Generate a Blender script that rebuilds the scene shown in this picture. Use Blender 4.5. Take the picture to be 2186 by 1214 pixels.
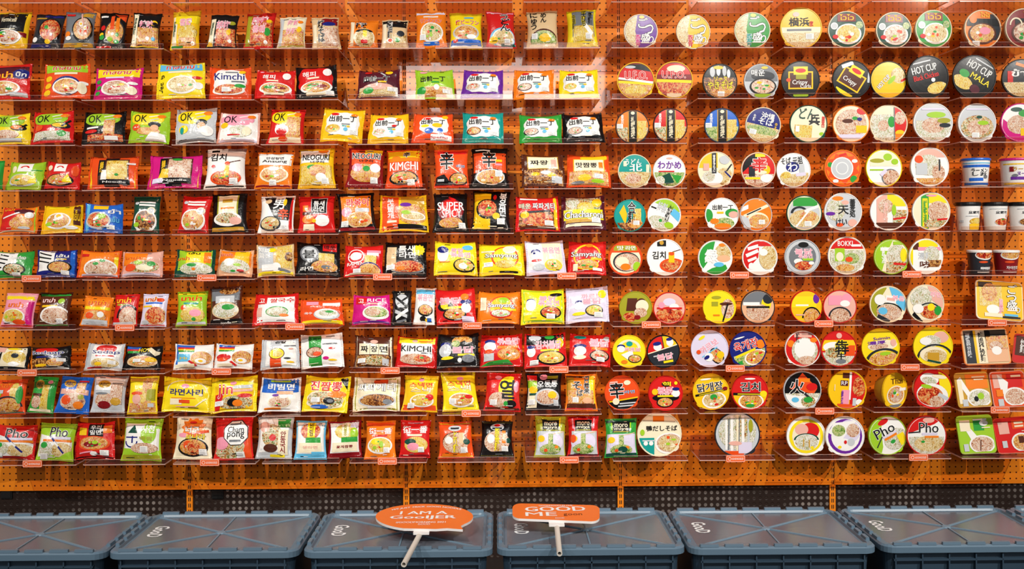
import bpy, math, random
from mathutils import Matrix, Vector

S = bpy.context.scene
COL = S.collection
for o in list(bpy.data.objects):
    bpy.data.objects.remove(o)

# ------------------------------------------------------------------ camera
IW, IH = 2186, 1214
FPX = 2140.0                    # focal length in pixels of the 2186 px wide frame
CX, CY = 1093.0, 505.0          # principal point
EYE = Vector((0.0, -4.2, 1.35))
YAW, ROLL = math.radians(0.7), 0.0045
cam = bpy.data.cameras.new('camera')
cam_o = bpy.data.objects.new('camera', cam)
COL.objects.link(cam_o)
CAMROT = Matrix.Rotation(-YAW, 4, 'Z') @ Matrix.Rotation(math.pi / 2, 4, 'X') @ Matrix.Rotation(-ROLL, 4, 'Z')
cam_o.matrix_world = Matrix.Translation(EYE) @ CAMROT
cam.sensor_fit = 'HORIZONTAL'
cam.sensor_width = 36.0
cam.lens = 36.0 * FPX / IW
cam.shift_x = 0.0
cam.shift_y = (CY - IH / 2) / IW
cam.clip_start = 0.05
S.camera = cam_o

# ------------------------------------------------------------------ world, lamps, exposure
S.view_settings.view_transform = 'Standard'
S.view_settings.look = 'None'
S.view_settings.gamma = 1.0
S.view_settings.use_curve_mapping = False
S.view_settings.exposure = 0.0
S.cycles.transparent_max_bounces = 32
w = bpy.data.worlds.new('shop_air')
S.world = w
w.use_nodes = True
w.node_tree.nodes['Background'].inputs[0].default_value = (1.0, 0.93, 0.88, 1)
w.node_tree.nodes['Background'].inputs[1].default_value = 0.15


def lamp(name, kind, loc, target, energy, color=(1, .95, .88), **kw):
    l = bpy.data.lights.new(name, kind)
    l.energy = energy
    l.color = color
    for k, v in kw.items():
        setattr(l, k, v)
    o = bpy.data.objects.new(name, l)
    COL.objects.link(o)
    o.location = loc
    d = Vector(target) - Vector(loc)
    o.rotation_euler = d.to_track_quat('-Z', 'Y').to_euler()
    return o


# a ceiling track of shop spots in front of the wall
for x, tx, e in ((-3.1, -1.5, 430), (-1.35, -0.75, 320), (1.75, 0.55, 430), (3.5, 1.75, 540)):
    lamp('track_spot', 'SPOT', (x, -3.85, 3.42 + (.25 if x < 0 else 0)), (tx, 0, 0.88), e,
         spot_size=math.radians(56), spot_blend=0.9, shadow_soft_size=0.02)
# a lit ceiling panel further back in the shop: it mirrors in the glossy pegboard
lamp('ceiling_panel', 'AREA', (0.05, -10.0, 3.50), (0.05, 0.0, 1.9), 86, (1, .96, .92),
     shape='RECTANGLE', size=2.9, size_y=0.75)


def ray(px, py):
    d = Vector(((px - CX) / FPX, -(py - CY) / FPX, -1.0))
    return (CAMROT.to_3x3() @ d)


def at_y(px, py, y):            # the point of a pixel's sight line on a plane parallel to the wall
    d = ray(px, py)
    return EYE + d * ((y - EYE.y) / d.y)


def at_z(px, py, z):            # ... on a level plane
    d = ray(px, py)
    return EYE + d * ((z - EYE.z) / d.z)


# ------------------------------------------------------------------ materials
def lin(h):
    v = [int(h[i:i + 2], 16) / 255 for i in (0, 2, 4)]
    return tuple(c / 12.92 if c <= .04045 else ((c + .055) / 1.055) ** 2.4 for c in v) + (1.0,)


HEX = dict(k='121214', w='f4f2ee', r='d41f1e', R='86121a', o='f2801c', O='e8501e', y='f5c41a', Y='f6dc1e',
           l='9ecb2c', g='2f9c3c', G='11493a', t='159a92', b='2166cc', B='1b2378', c='62bce6', m='d21a80',
           p='f29ab0', P='6c2a9c', n='56291a', N='541a28', e='dfbf92', E='f3e6c6', s='c6cace', S='74787e',
           a='c9992e', v='dcd4ea', h='eab48c', d='292d34', i='a3a028', x='e9b0a0')
MATS = {}


def new_mat(name):
    m = bpy.data.materials.new(name)
    m.use_nodes = True
    nt = m.node_tree
    return m, nt, nt.nodes['Principled BSDF']


def bump(nt, bsdf, scale, strength, dist=0.002, detail=2.0):
    tc = nt.nodes.new('ShaderNodeTexCoord')
    n = nt.nodes.new('ShaderNodeTexNoise')
    n.inputs['Scale'].default_value = scale
    n.inputs['Detail'].default_value = detail
    b = nt.nodes.new('ShaderNodeBump')
    b.inputs['Strength'].default_value = strength
    b.inputs['Distance'].default_value = dist
    nt.links.new(tc.outputs['Object'], n.inputs['Vector'])
    nt.links.new(n.outputs['Fac'], b.inputs['Height'])
    nt.links.new(b.outputs['Normal'], bsdf.inputs['Normal'])
    return tc, n


def film(c, finish='film'):     # printed glossy packet film / lid foil / stiff plastic
    key = finish + '_' + c
    if key in MATS:
        return MATS[key]
    m, nt, b = new_mat(key)
    b.inputs['Base Color'].default_value = lin(HEX[c])
    if finish == 'film':
        b.inputs['Roughness'].default_value = 0.24
        bump(nt, b, 34, 0.6, 0.005, 3)
    elif finish == 'lid':
        b.inputs['Roughness'].default_value = 0.30
        b.inputs['Specular IOR Level'].default_value = 0.28
        bump(nt, b, 25, 0.12, 0.002)
    elif finish == 'ink':
        b.inputs['Roughness'].default_value = 0.4
        b.inputs['Specular IOR Level'].default_value = 0.3
    else:
        b.inputs['Roughness'].default_value = 0.35
        bump(nt, b, 60, 0.05, 0.001)
    MATS[key] = m
    return m


FOOD = dict(o=('b4541a', 'f0a63c', 'f8d88a', 'd8401c', 'fff0c8'), b=('2a1208', '6e3412', 'b8702a', 'e4b46a', '8a2410'),
            c=('b8862e', 'eccd84', 'fbeec8', 'dca84a', 'f0d8a0'), r=('8a1408', 'd8341a', 'f08038', 'f8c880', 'b01c10'),
            g=('3c7a2a', '94b84a', 'ece6a8', '5a9a3c', 'f2eab8'), m=('7a2c14', 'e0a84a', 'f6efd8', '5a9238', 'd4582c'),
            y=('d89a1a', 'f6cc3c', 'fbe88c', 'e8b028', 'fff4c0'), p=('a85a3a', 'e8b48c', 'faeedd', 'd0805a', 'f2d8b8'),
            w=('c0a878', 'ece4d0', 'fdfaf2', 'a8b070', 'f6ecd4'))


def food(st):
    key = 'food_' + st
    if key in MATS:
        return MATS[key]
    m, nt, b = new_mat(key)
    tc, n = bump(nt, b, 70, 0.15, 0.002)
    oi = nt.nodes.new('ShaderNodeObjectInfo')
    add = nt.nodes.new('ShaderNodeVectorMath')
    add.operation = 'ADD'
    mul = nt.nodes.new('ShaderNodeVectorMath')
    mul.operation = 'SCALE'
    mul.inputs[0].default_value = (7, 3, 5)
    nt.links.new(oi.outputs['Random'], mul.inputs['Scale'])
    nt.links.new(tc.outputs['Object'], add.inputs[0])
    nt.links.new(mul.outputs[0], add.inputs[1])
    n2 = nt.nodes.new('ShaderNodeTexNoise')
    n2.inputs['Scale'].default_value = 80
    n2.inputs['Detail'].default_value = 3.0
    n2.inputs['Distortion'].default_value = 1.2
    nt.links.new(add.outputs[0], n2.inputs['Vector'])
    wv = nt.nodes.new('ShaderNodeTexWave')      # noodle strands
    wv.inputs['Scale'].default_value = 70
    wv.inputs['Distortion'].default_value = 14
    wv.inputs['Detail'].default_value = 1.5
    wv.inputs['Detail Scale'].default_value = 0.6
    nt.links.new(add.outputs[0], wv.inputs['Vector'])
    r = nt.nodes.new('ShaderNodeValToRGB')
    r.color_ramp.interpolation = 'LINEAR'
    e = r.color_ramp.elements
    pos = (0.33, 0.43, 0.52, 0.58, 0.68)
    while len(e) < 5:
        e.new(0.5)
    for i in range(5):
        e[i].position = pos[i]
        e[i].color = lin(FOOD[st][i])
    nt.links.new(n2.outputs['Fac'], r.inputs['Fac'])
    wr = nt.nodes.new('ShaderNodeMapRange')
    wr.inputs['To Min'].default_value = 0.56
    wr.inputs['To Max'].default_value = 1.05
    nt.links.new(wv.outputs['Fac'], wr.inputs['Value'])
    sc = nt.nodes.new('ShaderNodeVectorMath')
    sc.operation = 'SCALE'
    nt.links.new(r.outputs['Color'], sc.inputs[0])
    nt.links.new(wr.outputs[0], sc.inputs['Scale'])
    nt.links.new(sc.outputs[0], b.inputs['Base Color'])
    b.inputs['Roughness'].default_value = 0.33
    MATS[key] = m
    return m


def plain(name, hexc, rough=0.5, metal=0.0, spec=0.5, bmp=None):
    if name in MATS:
        return MATS[name]
    m, nt, b = new_mat(name)
    b.inputs['Base Color'].default_value = lin(hexc)
    b.inputs['Roughness'].default_value = rough
    b.inputs['Metallic'].default_value = metal
    b.inputs['Specular IOR Level'].default_value = spec
    if bmp:
        bump(nt, b, bmp[0], bmp[1], 0.002)
    MATS[name] = m
    return m


def clear(name, tint, rough, ior=1.45, body=0.0, bodycol='ffffff'):
    """thin clear sheet: mostly see-through, mirrors at grazing angles, a little milky"""
    m = bpy.data.materials.new(name)
    m.use_nodes = True
    nt = m.node_tree
    nt.nodes.clear()
    out = nt.nodes.new('ShaderNodeOutputMaterial')
    tr = nt.nodes.new('ShaderNodeBsdfTransparent')
    tr.inputs[0].default_value = lin(tint)
    gl = nt.nodes.new('ShaderNodeBsdfGlossy')
    gl.inputs['Roughness'].default_value = rough
    df = nt.nodes.new('ShaderNodeBsdfDiffuse')
    df.inputs[0].default_value = lin(bodycol)
    ge = nt.nodes.new('ShaderNodeNewGeometry')
    dot = nt.nodes.new('ShaderNodeVectorMath')
    dot.operation = 'DOT_PRODUCT'
    nt.links.new(ge.outputs['Normal'], dot.inputs[0])
    nt.links.new(ge.outputs['Incoming'], dot.inputs[1])
    prev = dot.outputs['Value']
    for op, v in (('ABSOLUTE', 0), ('MULTIPLY_ADD', -1), ('POWER', 5), ('MULTIPLY', 0.95), ('ADD', ((ior - 1) / (ior + 1)) ** 2)):
        mn = nt.nodes.new('ShaderNodeMath')
        mn.operation = op
        nt.links.new(prev, mn.inputs[0])
        mn.inputs[1].default_value = v
        if op == 'MULTIPLY_ADD':
            mn.inputs[2].default_value = 1.0
        prev = mn.outputs[0]
    m1 = nt.nodes.new('ShaderNodeMixShader')
    m1.inputs[0].default_value = body
    m2 = nt.nodes.new('ShaderNodeMixShader')
    nt.links.new(tr.outputs[0], m1.inputs[1])
    nt.links.new(df.outputs[0], m1.inputs[2])
    nt.links.new(prev, m2.inputs[0])
    nt.links.new(m1.outputs[0], m2.inputs[1])
    nt.links.new(gl.outputs[0], m2.inputs[2])
    nt.links.new(m2.outputs[0], out.inputs[0])
    return m


ACRYL = clear('clear_acrylic', 'f9ede6', 0.08, 1.49, 0.0)
PLATE = clear('acrylic_plate', 'f6e4da', 0.12, 1.49, 0.012)
EDGE = clear('acrylic_edge', 'ffece4', 0.15, 1.5, 0.5, 'ffe0d4')
LIDP = clear('smoky_lid_sheet', 'b4b6bc', 0.22, 1.5, 0.34, 'a4aab8')


def dotted(name, base, dot, pitch, radius, rough, noise=None, coat=0.0):
    """sheet with a square grid of round holes, or of painted light spots (x, z object coordinates = world metres)"""
    m, nt, b = new_mat(name)
    L = nt.links.new
    g = nt.nodes.new('ShaderNodeNewGeometry')
    sep = nt.nodes.new('ShaderNodeSeparateXYZ')
    L(g.outputs['Position'], sep.inputs[0])

    def mth(op, a, bb=None, v=None):
        n = nt.nodes.new('ShaderNodeMath')
        n.operation = op
        L(a, n.inputs[0])
        if bb is not None:
            L(bb, n.inputs[1])
        if v is not None:
            n.inputs[1].default_value = v
        return n.outputs[0]

    def cell(a):
        return mth('SUBTRACT', mth('FRACT', mth('DIVIDE', a, v=pitch)), v=0.5)
    cx_, cz_ = cell(sep.outputs['X']), cell(sep.outputs['Z'])
    d = mth('SQRT', mth('ADD', mth('MULTIPLY', cx_, cx_), mth('MULTIPLY', cz_, cz_)))
    mr = nt.nodes.new('ShaderNodeMapRange')
    mr.inputs['From Min'].default_value = radius / pitch * 0.85
    mr.inputs['From Max'].default_value = radius / pitch * 1.15
    mr.inputs['To Min'].default_value = 1.0
    mr.inputs['To Max'].default_value = 0.0
    L(d, mr.inputs['Value'])
    fac = mr.outputs[0]
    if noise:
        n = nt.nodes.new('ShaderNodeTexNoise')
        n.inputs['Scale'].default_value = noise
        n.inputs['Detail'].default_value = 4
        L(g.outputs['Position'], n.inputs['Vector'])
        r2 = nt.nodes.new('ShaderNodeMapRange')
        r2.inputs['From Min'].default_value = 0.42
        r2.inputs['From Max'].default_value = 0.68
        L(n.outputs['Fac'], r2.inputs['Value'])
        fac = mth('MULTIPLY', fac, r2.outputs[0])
    mx = nt.nodes.new('ShaderNodeMix')
    mx.data_type = 'RGBA'
    mx.inputs['A'].default_value = lin(base)
    mx.inputs['B'].default_value = lin(dot)
    L(fac, mx.inputs['Factor'])
    L(mx.outputs['Result'], b.inputs['Base Color'])
    b.inputs['Roughness'].default_value = rough
    b.inputs['Specular IOR Level'].default_value = 0.2
    b.inputs['Coat Weight'].default_value = coat
    b.inputs['Coat Roughness'].default_value = 0.03
    bp = nt.nodes.new('ShaderNodeBump')
    bp.inputs['Strength'].default_value = 0.5
    bp.inputs['Distance'].default_value = -0.003
    L(mr.outputs[0], bp.inputs['Height'])
    L(bp.outputs['Normal'], b.inputs['Normal'])
    return m


PITCH = 0.9 / 35
PEG = dotted('orange_pegboard_paint', 'f28818', '4a1806', PITCH, 0.0034, 0.5, coat=0.7)
KICK = dotted('dark_sheet_light_spots', '2b201c', '8a807a', PITCH, 0.0070, 0.45, noise=5)  # pale dots paint light cast through the pegboard holes, broken up by noise
ORANGE = plain('orange_upright_paint', 'f28818', 0.4)
DARK = plain('dark_slot', '120a06', 0.8)

# ------------------------------------------------------------------ object helpers


def mesh(name, verts, faces, mats, fm=None, smooth=False):
    me = bpy.data.meshes.new(name)
    me.from_pydata([tuple(v) for v in verts], [], faces)
    for m in mats:
        me.materials.append(m)
    if fm:
        me.polygons.foreach_set('material_index', fm)
    if smooth:
        me.polygons.foreach_set('use_smooth', [True] * len(me.polygons))
    me.update()
    return me


def obj(name, me, parent=None, loc=None, rot=None):
    o = bpy.data.objects.new(name, me)
    COL.objects.link(o)
    if parent:
        o.parent = parent
    if loc is not None:
        o.location = loc
    if rot is not None:
        o.rotation_euler = rot
    return o


def tag(o, label=None, cat=None, group=None, kind=None):
    for k, v in (('label', label), ('category', cat), ('group', group), ('kind', kind)):
        if v:
            o[k] = v
    return o


class MB:
    def __init__(self):
        self.v, self.f, self.m = [], [], []

    def add(self, vs, fs, mi=0):
        b = len(self.v)
        self.v += vs
        self.f += [tuple(i + b for i in f) for f in fs]
        self.m += [mi] * len(fs)

    def box(self, x0, x1, y0, y1, z0, z1, mi=0):
        self.add([(x, y, z) for z in (z0, z1) for y in (y0, y1) for x in (x0, x1)],
                 [(0, 2, 3, 1), (4, 5, 7, 6), (0, 1, 5, 4), (2, 6, 7, 3), (1, 3, 7, 5), (0, 4, 6, 2)], mi)

    def loops(self, loops, closed=True, cap0=False, cap1=False, mi=0):
        n = len(loops[0])
        vs = [p for l in loops for p in l]
        fs = []
        for i in range(len(loops) - 1):
            for j in range(n if closed else n - 1):
                a, b = i * n + j, i * n + (j + 1) % n
                fs.append((a, b, b + n, a + n))
        if cap0:
            fs.append(tuple(range(n))[::-1])
        if cap1:
            fs.append(tuple(range((len(loops) - 1) * n, len(loops) * n)))
        self.add(vs, fs, mi)

    def mesh(self, name, *mats, smooth=False):
        return mesh(name, self.v, self.f, mats, self.m, smooth)


def rrect(hw, hh, r, n=5):
    p = []
    for cx_, cy_, a0 in ((hw - r, hh - r, 0), (-hw + r, hh - r, 90), (-hw + r, -hh + r, 180), (hw - r, -hh + r, 270)):
        for i in range(n + 1):
            a = math.radians(a0 + 90 * i / n)
            p.append((cx_ + r * math.cos(a), cy_ + r * math.sin(a)))
    return p


# ------------------------------------------------------------------ lettering: outlines of the built-in font, cached
TEXTS = {}
BENCH = bpy.data.scenes.new('lettering_bench')     # outlines are made here, then the bench is removed


def text_mesh(s, off=0.0):
    """flat triangulated lettering, normalised to the box -1..1"""
    key = (s, off)
    if key not in TEXTS:
        c = bpy.data.curves.new('lettering', 'FONT')
        c.body = s.replace('_', ' ').replace('|', '\n')
        c.resolution_u = 2
        c.offset = off
        c.align_x = 'CENTER'
        c.space_line = 0.82
        o = bpy.data.objects.new('lettering', c)
        BENCH.collection.objects.link(o)
        vl = BENCH.view_layers[0]
        vl.update()
        me = bpy.data.meshes.new_from_object(o.evaluated_get(vl.depsgraph))
        vs = [(v.co.x, v.co.y) for v in me.vertices]
        fs = [tuple(p.vertices) for p in me.polygons]
        bpy.data.objects.remove(o)
        bpy.data.curves.remove(c)
        bpy.data.meshes.remove(me)
        TEXTS[key] = (vs, fs)
    return TEXTS[key]


def text_fit(s, off=0.0):
    vs, fs = text_mesh(s, off)
    b, _ = text_mesh(s, 0.0 if s.isascii() else 0.018)       # every weight is fitted to one common box, so outlines line up
    x0, x1 = min(v[0] for v in b), max(v[0] for v in b)
    y0, y1 = min(v[1] for v in b), max(v[1] for v in b)
    return [((x - x0) / (x1 - x0) * 2 - 1, (y - y0) / max(y1 - y0, 1e-6) * 2 - 1) for x, y in vs], fs


# ------------------------------------------------------------------ printed artwork laid on a curved face
def clip(poly, a, b, c):        # keep a*x + b*y <= c
    out = []
    n = len(poly)
    for i in range(n):
        p, q = poly[i], poly[(i + 1) % n]
        dp, dq = a * p[0] + b * p[1] - c, a * q[0] + b * q[1] - c
        if dp <= 0:
            out.append(p)
        if (dp < 0 < dq) or (dq < 0 < dp):
            t = dp / (dp - dq)
            out.append((p[0] + (q[0] - p[0]) * t, p[1] + (q[1] - p[1]) * t))
    return out


CIRC = [(math.cos(i * math.pi / 16), math.sin(i * math.pi / 16)) for i in range(32)]


def ell(cx_, cy_, a, b, n=24):
    return [(cx_ + a * math.cos(2 * math.pi * i / n), cy_ + b * math.sin(2 * math.pi * i / n)) for i in range(n)]


class Art:
    """collects flat print in face coordinates -1..1 and lays it on a face with fmap(u, v, lift)"""

    def __init__(self, fmap, round_=False, rot=0.0, cells=12, lim=0.95, asp=1.0, curved=True):
        self.fmap, self.round, self.rot, self.cells, self.lim, self.asp = fmap, round_, math.radians(rot), cells, lim, asp
        self.curved = curved
        self.pic, self.let, self.stk = MB(), MB(), MB()
        self.bowls = []
        self.main = (self.pic, [])
        self.pm, self.lm = self.main[1], []
        self.layer = 0

    def slot(self, lst, m):
        if m not in lst:
            lst.append(m)
        return lst.index(m)

    def place(self, p):
        if self.rot:
            c, s = math.cos(self.rot), math.sin(self.rot)
            return (p[0] * c - p[1] * s, p[0] * s + p[1] * c)
        return p

    def poly(self, mb, poly, mi, lift):
        poly = [self.place(p) for p in poly]
        if self.round:
            for a, b in CIRC:
                if max(a * p[0] + b * p[1] for p in poly) > self.lim:
                    poly = clip(poly, a, b, self.lim)
                    if len(poly) < 3:
                        return
        else:
            for a, b in ((1, 0), (-1, 0), (0, 1), (0, -1)):
                poly = clip(poly, a, b, self.lim)
                if len(poly) < 3:
                    return
        if not self.curved:
            mb.add([self.fmap(p[0], p[1], lift) for p in poly], [tuple(range(len(poly)))], mi)
            return
        n = self.cells
        st = 2.0 / n
        x0 = int((min(p[0] for p in poly) + 1) / st + 1e-6)
        x1 = int((max(p[0] for p in poly) + 1) / st - 1e-6)
        y0 = int((min(p[1] for p in poly) + 1) / st + 1e-6)
        y1 = int((max(p[1] for p in poly) + 1) / st - 1e-6)
        for i in range(x0, x1 + 1):
            colp = clip(clip(poly, -1, 0, -(-1 + i * st)), 1, 0, -1 + (i + 1) * st)
            if len(colp) < 3:
                continue
            for j in range(y0, y1 + 1):
                q = clip(clip(colp, 0, -1, -(-1 + j * st)), 0, 1, -1 + (j + 1) * st)
                if len(q) >= 3:
                    mb.add([self.fmap(p[0], p[1], lift) for p in q], [tuple(range(len(q)))], mi)

    def next(self):
        self.layer += 1
        return 0.0004 + 0.00022 * self.layer

    def shape(self, poly, m, lift=None):
        self.poly(self.pic, poly, self.slot(self.pm, m), lift or self.next())

    def text(self, cx_, cy_, hw, hh, m, s, off, lift):
        vs, fs = text_fit(s, off)
        mi = self.slot(self.lm, m)
        lim = self.lim * 1.02
        pts = []
        for x, y in vs:
            p = self.place((cx_ + x * hw, cy_ + y * hh))
            if self.round:
                r = math.hypot(*p)
                if r > lim:
                    p = (p[0] * lim / r, p[1] * lim / r)
            else:
                p = (max(-lim, min(lim, p[0])), max(-lim, min(lim, p[1])))
            pts.append(p)
        if self.round or not self.curved:
            self.let.add([self.fmap(p[0], p[1], lift) for p in pts], fs, mi)
            return
        cell = [(int((p[0] + 1) * self.cells / 2), int((p[1] + 1) * self.cells / 2)) for p in pts]
        rot, self.rot, lim_, self.lim = self.rot, 0, self.lim, 1.0
        flat = []
        for f in fs:                # letters follow the bulge: faces that cross cells are cut along them
            if len({cell[i] for i in f}) == 1:
                flat.append(f)
            else:
                self.poly(self.let, [pts[i] for i in f], mi, lift)
        self.let.add([self.fmap(p[0], p[1], lift) for p in pts], flat, mi)
        self.rot, self.lim = rot, lim_

    def run(self, spec, rnd, fin='film'):
        for tok in spec.split(';'):
            t = tok.split()
            if not t:
                continue
            k = t[0]
            if k in 'qefFnc*o':
                a = [float(x) for x in t[1:5]]
            if k == 'q':
                self.shape([(a[0] - a[2], a[1] - a[3]), (a[0] + a[2], a[1] - a[3]), (a[0] + a[2], a[1] + a[3]), (a[0] - a[2], a[1] + a[3])], film(t[5], fin))
            elif k == 'e':
                self.shape(ell(*a), film(t[5], fin))
            elif k == 'o':      # octagon
                self.shape([(a[0] + a[2] * math.cos(math.pi * (i + .5) / 4) * 1.08, a[1] + a[3] * math.sin(math.pi * (i + .5) / 4) * 1.08) for i in range(8)], film(t[5], fin))
            elif k == 'f':
                self.shape(ell(*a), food(t[5]))
            elif k == 'F':
                self.shape([(a[0] - a[2], a[1] - a[3]), (a[0] + a[2], a[1] - a[3]), (a[0] + a[2], a[1] + a[3]), (a[0] - a[2], a[1] + a[3])], food(t[5]))
            elif k == 'n':      # picture of a bowl of noodles: rim, filling, a few toppings
                self.pic, self.pm = MB(), []
                self.bowls.append((self.pic, self.pm))
                self.shape(ell(*a), film(t[5], fin))
                self.shape(ell(a[0], a[1] + a[3] * .04, a[2] * .87, a[3] * .84), food(t[6]))
                lf = self.next()
                for i in range(7):
                    an, rr = rnd.uniform(0, 6.3), rnd.uniform(.1, .62)
                    self.shape(ell(a[0] + a[2] * rr * math.cos(an), a[1] + a[3] * rr * math.sin(an), a[2] * rnd.uniform(.07, .2), a[3] * rnd.uniform(.07, .18), 10),
                               film(rnd.choice('glyrEOw'), fin), lf + i * 1e-4)
                self.pic, self.pm = self.main
            elif k == 'c':      # cloud-edged label, fan of convex pieces
                n = 36
                pt = []
                for i in range(n):
                    an = 2 * math.pi * i / n
                    sq = (abs(math.cos(an)) ** 3.2 + abs(math.sin(an)) ** 3.2) ** (-1 / 3.2)
                    w_ = 1 + .035 * math.sin(an * 9 + 1)
                    pt.append((a[0] + a[2] * sq * w_ * math.cos(an), a[1] + a[3] * sq * w_ * math.sin(an)))
                lf, m = self.next(), film(t[5], fin)
                for i in range(n):
                    self.shape([(a[0], a[1]), pt[i], pt[(i + 1) % n]], m, lf)
            elif k == '*':      # starburst
                n = 22
                pt = [(a[0] + a[2] * (1 if i % 2 else .78) * math.cos(2 * math.pi * i / n), a[1] + a[3] * (1 if i % 2 else .78) * math.sin(2 * math.pi * i / n)) for i in range(n)]
                lf, m = self.next(), film(t[5], fin)
                for i in range(n):
                    self.shape([(a[0], a[1]), pt[i], pt[(i + 1) % n]], m, lf)
            elif k == '/':      # straight bar between two points
                a = [float(x) for x in t[1:6]]
                dx, dy = a[2] - a[0], a[3] - a[1]
                l_ = math.hypot(dx, dy)
                nx, ny = -dy / l_ * a[4], dx / l_ * a[4]
                self.shape([(a[0] + nx, a[1] + ny), (a[0] - nx, a[1] - ny), (a[2] - nx, a[3] - ny), (a[2] + nx, a[3] + ny)], film(t[6], fin))
            elif k == 'p':      # triangle / convex polygon: p colour x y x y x y ...
                v = [float(x) for x in t[2:]]
                self.shape(list(zip(v[::2], v[1::2])), film(t[1], fin))
            elif k == 'a':      # arc band over a bowl rim: a cx cy hw hh thickness colour
                a = [float(x) for x in t[1:6]]
                lf, m = self.next(), film(t[6], fin)
                for i in range(14):
                    q = []
                    for s_, jj in ((1, i), (1, i + 1), (1 - a[4], i + 1), (1 - a[4], i)):
                        an = math.pi * jj / 14
                        q.append((a[0] + a[2] * s_ * math.cos(an), a[1] + a[3] * s_ * math.sin(an)))
                    self.shape(q, m, lf)
            elif k in 'TV':
                a = [float(x) for x in t[1:5]]
                s = t[6] if k == 'T' else '|'.join(t[6])
                lf = self.next() + .0004
                if s.isascii():     # plain outlines, thickened by close copies
                    dx, dy = a[2] * .022, a[3] * .06
                    if len(t) > 7:
                        for q, (i, j) in enumerate(((-3, -1), (3, -1), (-3, 1), (3, 1), (0, -2), (0, 2))):
                            self.text(a[0] + dx * i * .6, a[1] + dy * j * .9, a[2], a[3], film(t[7], 'ink'), s, 0, lf + q * 2e-5)
                    for q, i in enumerate((-1, 0, 1)):
                        self.text(a[0] + dx * i * .5, a[1], a[2], a[3], film(t[5], 'ink'), s, 0, lf + .0004 + q * 2e-5)
                else:
                    if len(t) > 7:
                        self.text(*a, film(t[7], 'ink'), s, 0.05, lf)
                    self.text(*a, film(t[5], 'ink'), s, 0.018, lf + .0004)
            elif k == 's':
                u, v = float(t[1]), float(t[2])
                lf = self.next() + .0006
                self.poly(self.stk, [(u - .2, v - .14), (u + .2, v - .14), (u + .2, v + .14), (u - .2, v + .14)], 0, lf)
                for i in range(3):
                    self.poly(self.stk, [(u - .16, v - .09 + i * .07), (u + .1, v - .09 + i * .07), (u + .1, v - .07 + i * .07), (u - .16, v - .07 + i * .07)], 1, lf + .0002)

    def finish(self, parent):
        if self.pic.f:
            obj('printed_artwork', self.pic.mesh('printed_artwork', *self.pm), parent)
        for mb, ml in self.bowls:
            if mb.f:
                obj('bowl_picture', mb.mesh('bowl_picture', *ml), parent)
        if self.let.f:
            obj('lettering', self.let.mesh('lettering', *self.lm), parent)
        if self.stk.f:
            obj('price_sticker', self.stk.mesh('price_sticker', plain('sticker_paper', 'f0efec', .6), plain('sticker_print', '9a9aa0', .6)), parent)

# ------------------------------------------------------------------ the setting
FRONT = -0.20                                   # plane of the tray fronts
ROWY = [3, 101, 210, 305.5, 401.5, 496.5, 591.5, 696.5, 791, 883.5, 984]
ROWZ = [at_y(1093, y, FRONT).z for y in ROWY]   # height of each tray floor
POST = [at_y(x, 1040, 0).x for x in (404, 867, 1325, 1778)]
STEP = (POST[3] - POST[0]) / 3
POST = [POST[0] - 2 * STEP, POST[0] - STEP] + POST + [POST[3] + STEP, POST[3] + 2 * STEP]
ZBOT = at_y(1093, 1040, 0).z
ZTOP = 2.62

wall = MB()
wall.box(POST[0] - .3, POST[-1] + .3, 0.036, 0.10, 0.0, 2.9)
wall_o = tag(obj('wall_back', wall.mesh('wall_back', plain('back_wall_paint', '2a1a12', .8))), 'dark brown wall behind the orange pegboard', kind='structure')
fl = MB()
fl.box(-4.6, 4.6, -7.5, 0.10, -0.1, 0.0)
tag(obj('floor', fl.mesh('floor', plain('dark_floor', '2a2422', .35, bmp=(30, .05)))), 'dark shop floor under the crates', kind='structure')

# orange pegboard: strips hung between the uprights, one object each, same mesh
gap = 0.0075
strip = (ZTOP - ZBOT) / 12
pm = MB()
hwid, hz = STEP / 2 - gap, strip / 2 - 0.0012
pm.box(-hwid, hwid, 0.0, 0.016, -hz, hz)
pm.box(-hwid, hwid, -0.0015, 0.0, hz - 0.003, hz)          # folded upper lip of each strip
pmesh = pm.mesh('pegboard_panel', PEG)
for b in range(len(POST) - 1):
    for k in range(12):
        obj('pegboard_panel', pmesh, wall_o, ((POST[b] + POST[b + 1]) / 2, 0, ZBOT + strip * (k + .5)))
# dark kick sheet below it, with light spots painted in its colour
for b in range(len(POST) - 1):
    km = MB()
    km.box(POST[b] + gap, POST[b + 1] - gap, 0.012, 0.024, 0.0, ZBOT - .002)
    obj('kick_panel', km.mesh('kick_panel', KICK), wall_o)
# slotted uprights
um = MB()
um.box(-0.0125, 0.0125, 0.0035, 0.034, 0.0, ZTOP)
ume = um.mesh('upright', ORANGE)
sm = MB()
for i in range(int((ZTOP - 0.02) / PITCH)):
    z = 0.02 + i * PITCH
    for x in (-0.0052, 0.0018):
        sm.box(x, x + 0.0034, 0.0028, 0.0036, z, z + 0.016)
sme = sm.mesh('slots', DARK)
for i, x in enumerate(POST):
    u = obj('slotted_upright', ume, wall_o, (x, 0, 0))
    tag(obj('slots', sme, u), kind='stuff')
# black sockets in the kick panel
for px in (465, 15):
    p = at_y(px, 1054, .012)
    bx = MB()
    bx.box(-.024, .024, -.006, .0, -.018, .018)
    bx.box(-.019, .019, -.008, -.006, -.013, .013)
    obj('cable_socket', bx.mesh('cable_socket', plain('black_plastic', '0c0c0d', .5)), wall_o, p)

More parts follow.
